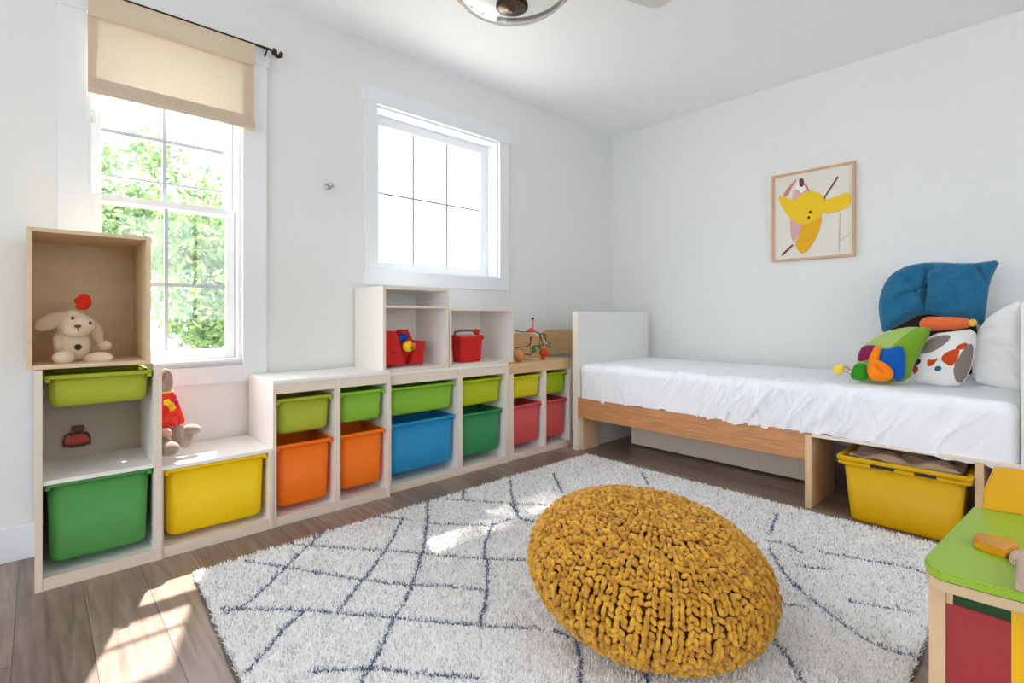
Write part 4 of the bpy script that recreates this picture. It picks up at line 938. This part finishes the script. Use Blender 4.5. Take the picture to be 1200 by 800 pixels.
# red toys in the tall white cube
rt = thing('red_toy_house', P(470, 425, X=.2), 'bright red plastic toy with blue and yellow figures in the tall white cube', 'toy')
zf = .6305
def G(x, y, X): return P(445+x/11.43, 365+y/11.43, X=X)
def redslab(nm, pts, X, th, m='red', bev=.006):
    bm = B(); pl = [G(x, y, X) for x, y in pts]; pl = [Vector((p.x, p.y, max(p.z, zf))) for p in pl]; extr(bm, pl, (-th, 0, 0), bev=bev); return wl(nm, bm, m, rt)
redslab('left_shell', [(60, 720), (70, 262), (215, 262), (258, 330), (300, 520), (345, 690), (335, 720)], .262, .10)
redslab('back_shell', [(245, 700), (245, 300), (290, 240), (380, 240), (430, 330), (455, 480), (455, 700)], .20, .05)
redslab('right_shell', [(400, 700), (440, 560), (462, 380), (620, 392), (600, 540), (585, 700)], .235, .09)
bm = B(); ell(bm, G(190, 552, .263), (.003, .012, .005)); wl('slot', bm, mat('dark_red_slot', (110, 14, 14), .5), rt)
bm = B(); ell(bm, G(310, 345, .235), (.022, .027, .024)); ell(bm, G(270, 355, .25), (.012, .014, .016)); ell(bm, G(345, 330, .25), (.010, .012, .012)); o = wl('blue_figure', bm, plastic('deep_blue_plastic', (26, 60, 160)), rt); plushmod(o, .003, 2)
bm = B(); ell(bm, G(370, 465, .265), (.022, .026, .029)); ell(bm, G(400, 410, .27), (.012, .014, .010)); ell(bm, G(400, 510, .27), (.012, .012, .012)); o = wl('yellow_figure', bm, plastic('bright_yellow_plastic', (246, 208, 20)), rt); plushmod(o, .003, 2)
bm = B(); ell(bm, G(438, 462, .275), (.012, .020, .022)); wl('orange_figure', bm, plastic('salmon_plastic', (232, 110, 70)), rt)
bm = B(); ell(bm, G(440, 490, .288), (.006, .013, .008)); wl('green_figure', bm, plastic('moss_plastic', (120, 130, 30)), rt)
# red bucket in the lower cube
rb_ = thing('toy_bucket', P(545, 420, X=.22), 'red plastic bucket with a grey handle in the lower white cube', 'bucket')
def Hh(x, y, X): return P(520+x/13.33, 375+y/13.33, X=X)
c0 = Hh(345, 450, .21); zlo, zhi = .6285, Hh(345, 235, .24).z
hw = (Hh(525, 300, .24)-Hh(165, 300, .24)).length/2
bm = B(); R_ = [rrect(.05, hw*.86, .02, zlo), rrect(.058, hw*.92, .022, zlo+.01), rrect(.066, hw, .024, zhi-.028), rrect(.074, hw+.007, .026, zhi-.026), rrect(.074, hw+.007, .026, zhi-.004), rrect(.068, hw+.002, .024, zhi), rrect(.062, hw-.004, .022, zhi-.004), rrect(.05, hw*.82, .02, zlo+.006)]
R_ = [[(x+c0.x, y+c0.y, z) for x, y, z in r] for r in R_]; loft(bm, R_); bmesh.ops.recalc_face_normals(bm, faces=bm.faces); wl('pail', bm, 'red', rb_)
bm = B(); tube(bm, [Hh(170, 235, .26), Hh(180, 185, .27), Hh(250, 165, .275), Hh(420, 158, .275), Hh(500, 170, .27)], .007, 8); wl('handle', bm, mat('grey_plastic', (110, 92, 98), .5), rb_)
bm = B(); ell(bm, Hh(515, 185, .27), (.020, .019, .019)); wl('handle_ball', bm, 'red', rb_)
bm = B(); tube(bm, [Hh(215, 245, .286), Hh(520, 243, .286)], .003, 6); wl('pink_strip', bm, plastic('pink_plastic', (246, 190, 180)), rb_)
bm = B(); ell(bm, Hh(560, 340, .19), (.014, .018, .019)); ell(bm, Hh(550, 460, .19), (.012, .016, .035)); ell(bm, Hh(545, 590, .19), (.02, .022, .018)); o = link('toy_figure', bm, plastic('honey_plastic', (228, 160, 60))); tag(o, 'tiny orange and cream toy figure behind the right of the red bucket', 'toy')
for p in o.data.polygons: p.use_smooth = True
bm = B(); ell(bm, Hh(135, 330, .17), (.014, .012, .04)); ell(bm, Hh(130, 500, .17), (.02, .018, .05)); box(bm, (.15, Hh(120, 500, .17).y-.015, .6285), (.19, Hh(120, 500, .17).y+.015, .66)); o = link('toy_figure', bm, plastic('cream_plastic', (226, 204, 196))); tag(o, 'pale toy piece peeking out at the left of the red bucket', 'toy')
# bead maze on the pine top
bz = thing('bead_maze', P(620, 425, X=.22), 'wooden bead maze toy with black wires and a red ball on the pine top', 'toy')
def Jx(x, y, X=.20): return P(596+x/11.43, 360+y/11.43, X=X)
zp = .6035
bm = B(); lathe(bm, [(0, 0), (.05, 0), (.053, .006), (.05, .014), (0, .016)], 32, c=(.2, Jx(310, 640, .2).y, zp)); wl('round_base', bm, 'pine', bz)
wires = [([(85, 308), (130, 318), (200, 335), (250, 325), (300, 290), (350, 320), (420, 355), (435, 430), (460, 490), (480, 510)], .21), ([(85, 545), (170, 530), (260, 525), (300, 470), (300, 390)], .21),
         ([(170, 590), (215, 625), (290, 640), (340, 590), (320, 520), (390, 515), (440, 510), (480, 480), (500, 450)], .23), ([(480, 450), (540, 465), (560, 500), (530, 540)], .2), ([(420, 355), (500, 350), (490, 430), (520, 520)], .19)]
for i, (wp, X) in enumerate(wires):
    bm = B(); pts = [Jx(x, y, X) for x, y in wp]; s = smoothpts([list(p) for p in pts], 30, closed=False); tube(bm, [Vector(q) for q in s], .0034, 8); o = wl('wire', bm, 'black', bz)
    for p in o.data.polygons: p.use_smooth = True
for nm, x, y, r_, X, m in (('red_ball', 475, 605, .030, .24, 'redbead'), ('wood_ball', 138, 655, .038, .25, 'woodbead'), ('green_bead', 350, 575, .016, .23, 'dkgreen'), ('green_bead', 415, 535, .012, .23, 'dkgreen'), ('white_bead', 487, 472, .014, .21, 'trim'), ('red_bead', 305, 305, .016, .21, 'redbead'), ('black_bead', 325, 150, .010, .21, 'black')):
    if 'redbead' not in M: M['redbead'] = plastic('red_lacquer_bead', (206, 58, 34)); M['woodbead'] = mat('turned_wood', (206, 140, 88), .4)
    bm = B(); p_ = Jx(x, y, X)
    if nm == 'wood_ball': p_.z = zp+r_
    ell(bm, p_, (r_, r_, r_)); o = wl(nm, bm, m, bz)
    for p in o.data.polygons: p.use_smooth = True
bm = B(); a_ = Jx(325, 160, .21); c_ = Jx(318, 300, .21); tube(bm, [a_, c_], .006, 10); wl('post', bm, plastic('pink_post', (196, 120, 110)), bz)
bm = B(); lathe(bm, [(0, .03), (.012, .028), (.028, .006), (.03, 0), (0, 0)], 24, c=Jx(305, 335, .21)); wl('red_cap', bm, 'redbead', bz)
bm = B(); a_ = Jx(460, 690, .24); tube(bm, [Vector((a_.x, a_.y, zp)), Jx(465, 620, .24)], .012, 10); wl('stem', bm, 'redbead', bz)
bm = B(); a_ = Jx(290, 560, .2); tube(bm, [Vector((.2, a_.y, zp)), Vector((.2, a_.y, Jx(300, 390, .2).z))], .004, 8); wl('upright', bm, 'chrome', bz)

# ================================================================ outside
bm = B(); box(bm, (-40, -30, -.45), (-.14, 30, -.35)); o = link('garden_ground', bm, mat('pale_paving', (206, 204, 190), .9, var=(2, .15))); o['kind'] = 'structure'
lm = bpy.data.materials.new('leaf_green'); lm.use_nodes = True; nt = lm.node_tree; nt.nodes.clear()
o_ = nt.nodes.new('ShaderNodeOutputMaterial'); df = nt.nodes.new('ShaderNodeBsdfDiffuse'); tl = nt.nodes.new('ShaderNodeBsdfTranslucent'); ms = nt.nodes.new('ShaderNodeMixShader'); ms.inputs[0].default_value = .45
oi = nt.nodes.new('ShaderNodeTexCoord'); no = nt.nodes.new('ShaderNodeTexNoise'); no.inputs['Scale'].default_value = 5; nt.links.new(oi.outputs['Object'], no.inputs[0])
rp = nt.nodes.new('ShaderNodeValToRGB'); rp.color_ramp.elements[0].position = .35; rp.color_ramp.elements[1].position = .65; rp.color_ramp.elements[0].color = (.10, .20, .09, 1); rp.color_ramp.elements[1].color = (.36, .46, .20, 1)
nt.links.new(no.outputs['Fac'], rp.inputs[0]); nt.links.new(rp.outputs[0], df.inputs[0]); nt.links.new(rp.outputs[0], tl.inputs[0]); nt.links.new(df.outputs[0], ms.inputs[1]); nt.links.new(tl.outputs[0], ms.inputs[2]); nt.links.new(ms.outputs[0], o_.inputs[0])
bark = mat('bark', (120, 104, 90), .9)
def tree(name, label, cat, x, y, blobs, nleaf, trunk=None, size=.07):
    t = thing(name, (x, y, -.35), label, cat); r = np.random.default_rng(int(abs(x*100+y*10))); Vs = []
    tot = sum(b_[3]**2 for b_ in blobs)
    for (bx, by, bz_, br_) in blobs:
        n = int(nleaf*br_**2/tot); dd = r.normal(size=(n, 3)); dd /= np.linalg.norm(dd, axis=1, keepdims=True); rad = br_*r.random(n)**.4
        c = np.c_[bx, by, bz_]+dd*rad[:, None]; u = r.normal(size=(n, 3)); u /= np.linalg.norm(u, axis=1, keepdims=True); v = np.cross(u, r.normal(size=(n, 3))); v /= np.linalg.norm(v, axis=1, keepdims=True)
        s = size*r.uniform(.5, 1.1, n)[:, None]
        Vs.append(np.stack([c-u*s, c+v*s*.4, c+u*s, c-v*s*.4], 1).reshape(-1, 3))
    V = np.concatenate(Vs); Fc = np.arange(len(V)).reshape(-1, 4); o = mesh_np('foliage', V, Fc, [lm], None, False, t); o.location = (-x, -y, .35)
    bm = B()
    if trunk is None: trunk = [(x, y, -.35), (x+.05, y, .3), (x, y+.05, blobs[0][2])]
    tube(bm, trunk, [.03, .022, .014][:len(trunk)] if len(trunk) == 3 else .04, 8)
    for b_ in blobs[1:]: tube(bm, [trunk[-1], b_[:3]], .015, 6)
    o = link('trunk', bm, bark, t); o.location = (-x, -y, .35)
tree('shrub', 'leafy green shrub outside, right side of the tall window', 'shrub', -4.0, -2.1, [(-4.0, -2.15, 1.1, .62), (-4.1, -1.8, .75, .6), (-3.9, -2.35, 1.75, .42), (-4.2, -1.7, 1.6, .5)], 7000)
tree('shrub', 'loose green shrub outside, left side of the tall window', 'shrub', -5.2, -3.1, [(-5.2, -3.1, 1.5, .75), (-5.4, -2.7, 2.2, .45), (-5.0, -3.4, .7, .6), (-5.3, -3.2, 2.75, .35)], 6000)
tree('tree', 'sparse tall tree outside behind the shrubs', 'tree', -9, -1.0, [(-9, -1.0, 3.0, 1.0), (-9.2, -2.0, 3.9, .6), (-9.2, -.3, 2.2, 1.1), (-9.0, -2.2, 2.2, .9)], 5000, size=.10)

tree('tree', 'tall sparse tree high outside that dapples the sunlight', 'tree', -4.2, -.4, [(-4.0, -.45, 8.0, 1.0), (-4.0, .5, 7.7, .9)], 1500, trunk=[(-4.2, -.4, -.35), (-4.25, -.35, 4), (-4.2, -.4, 7.4)], size=.11)
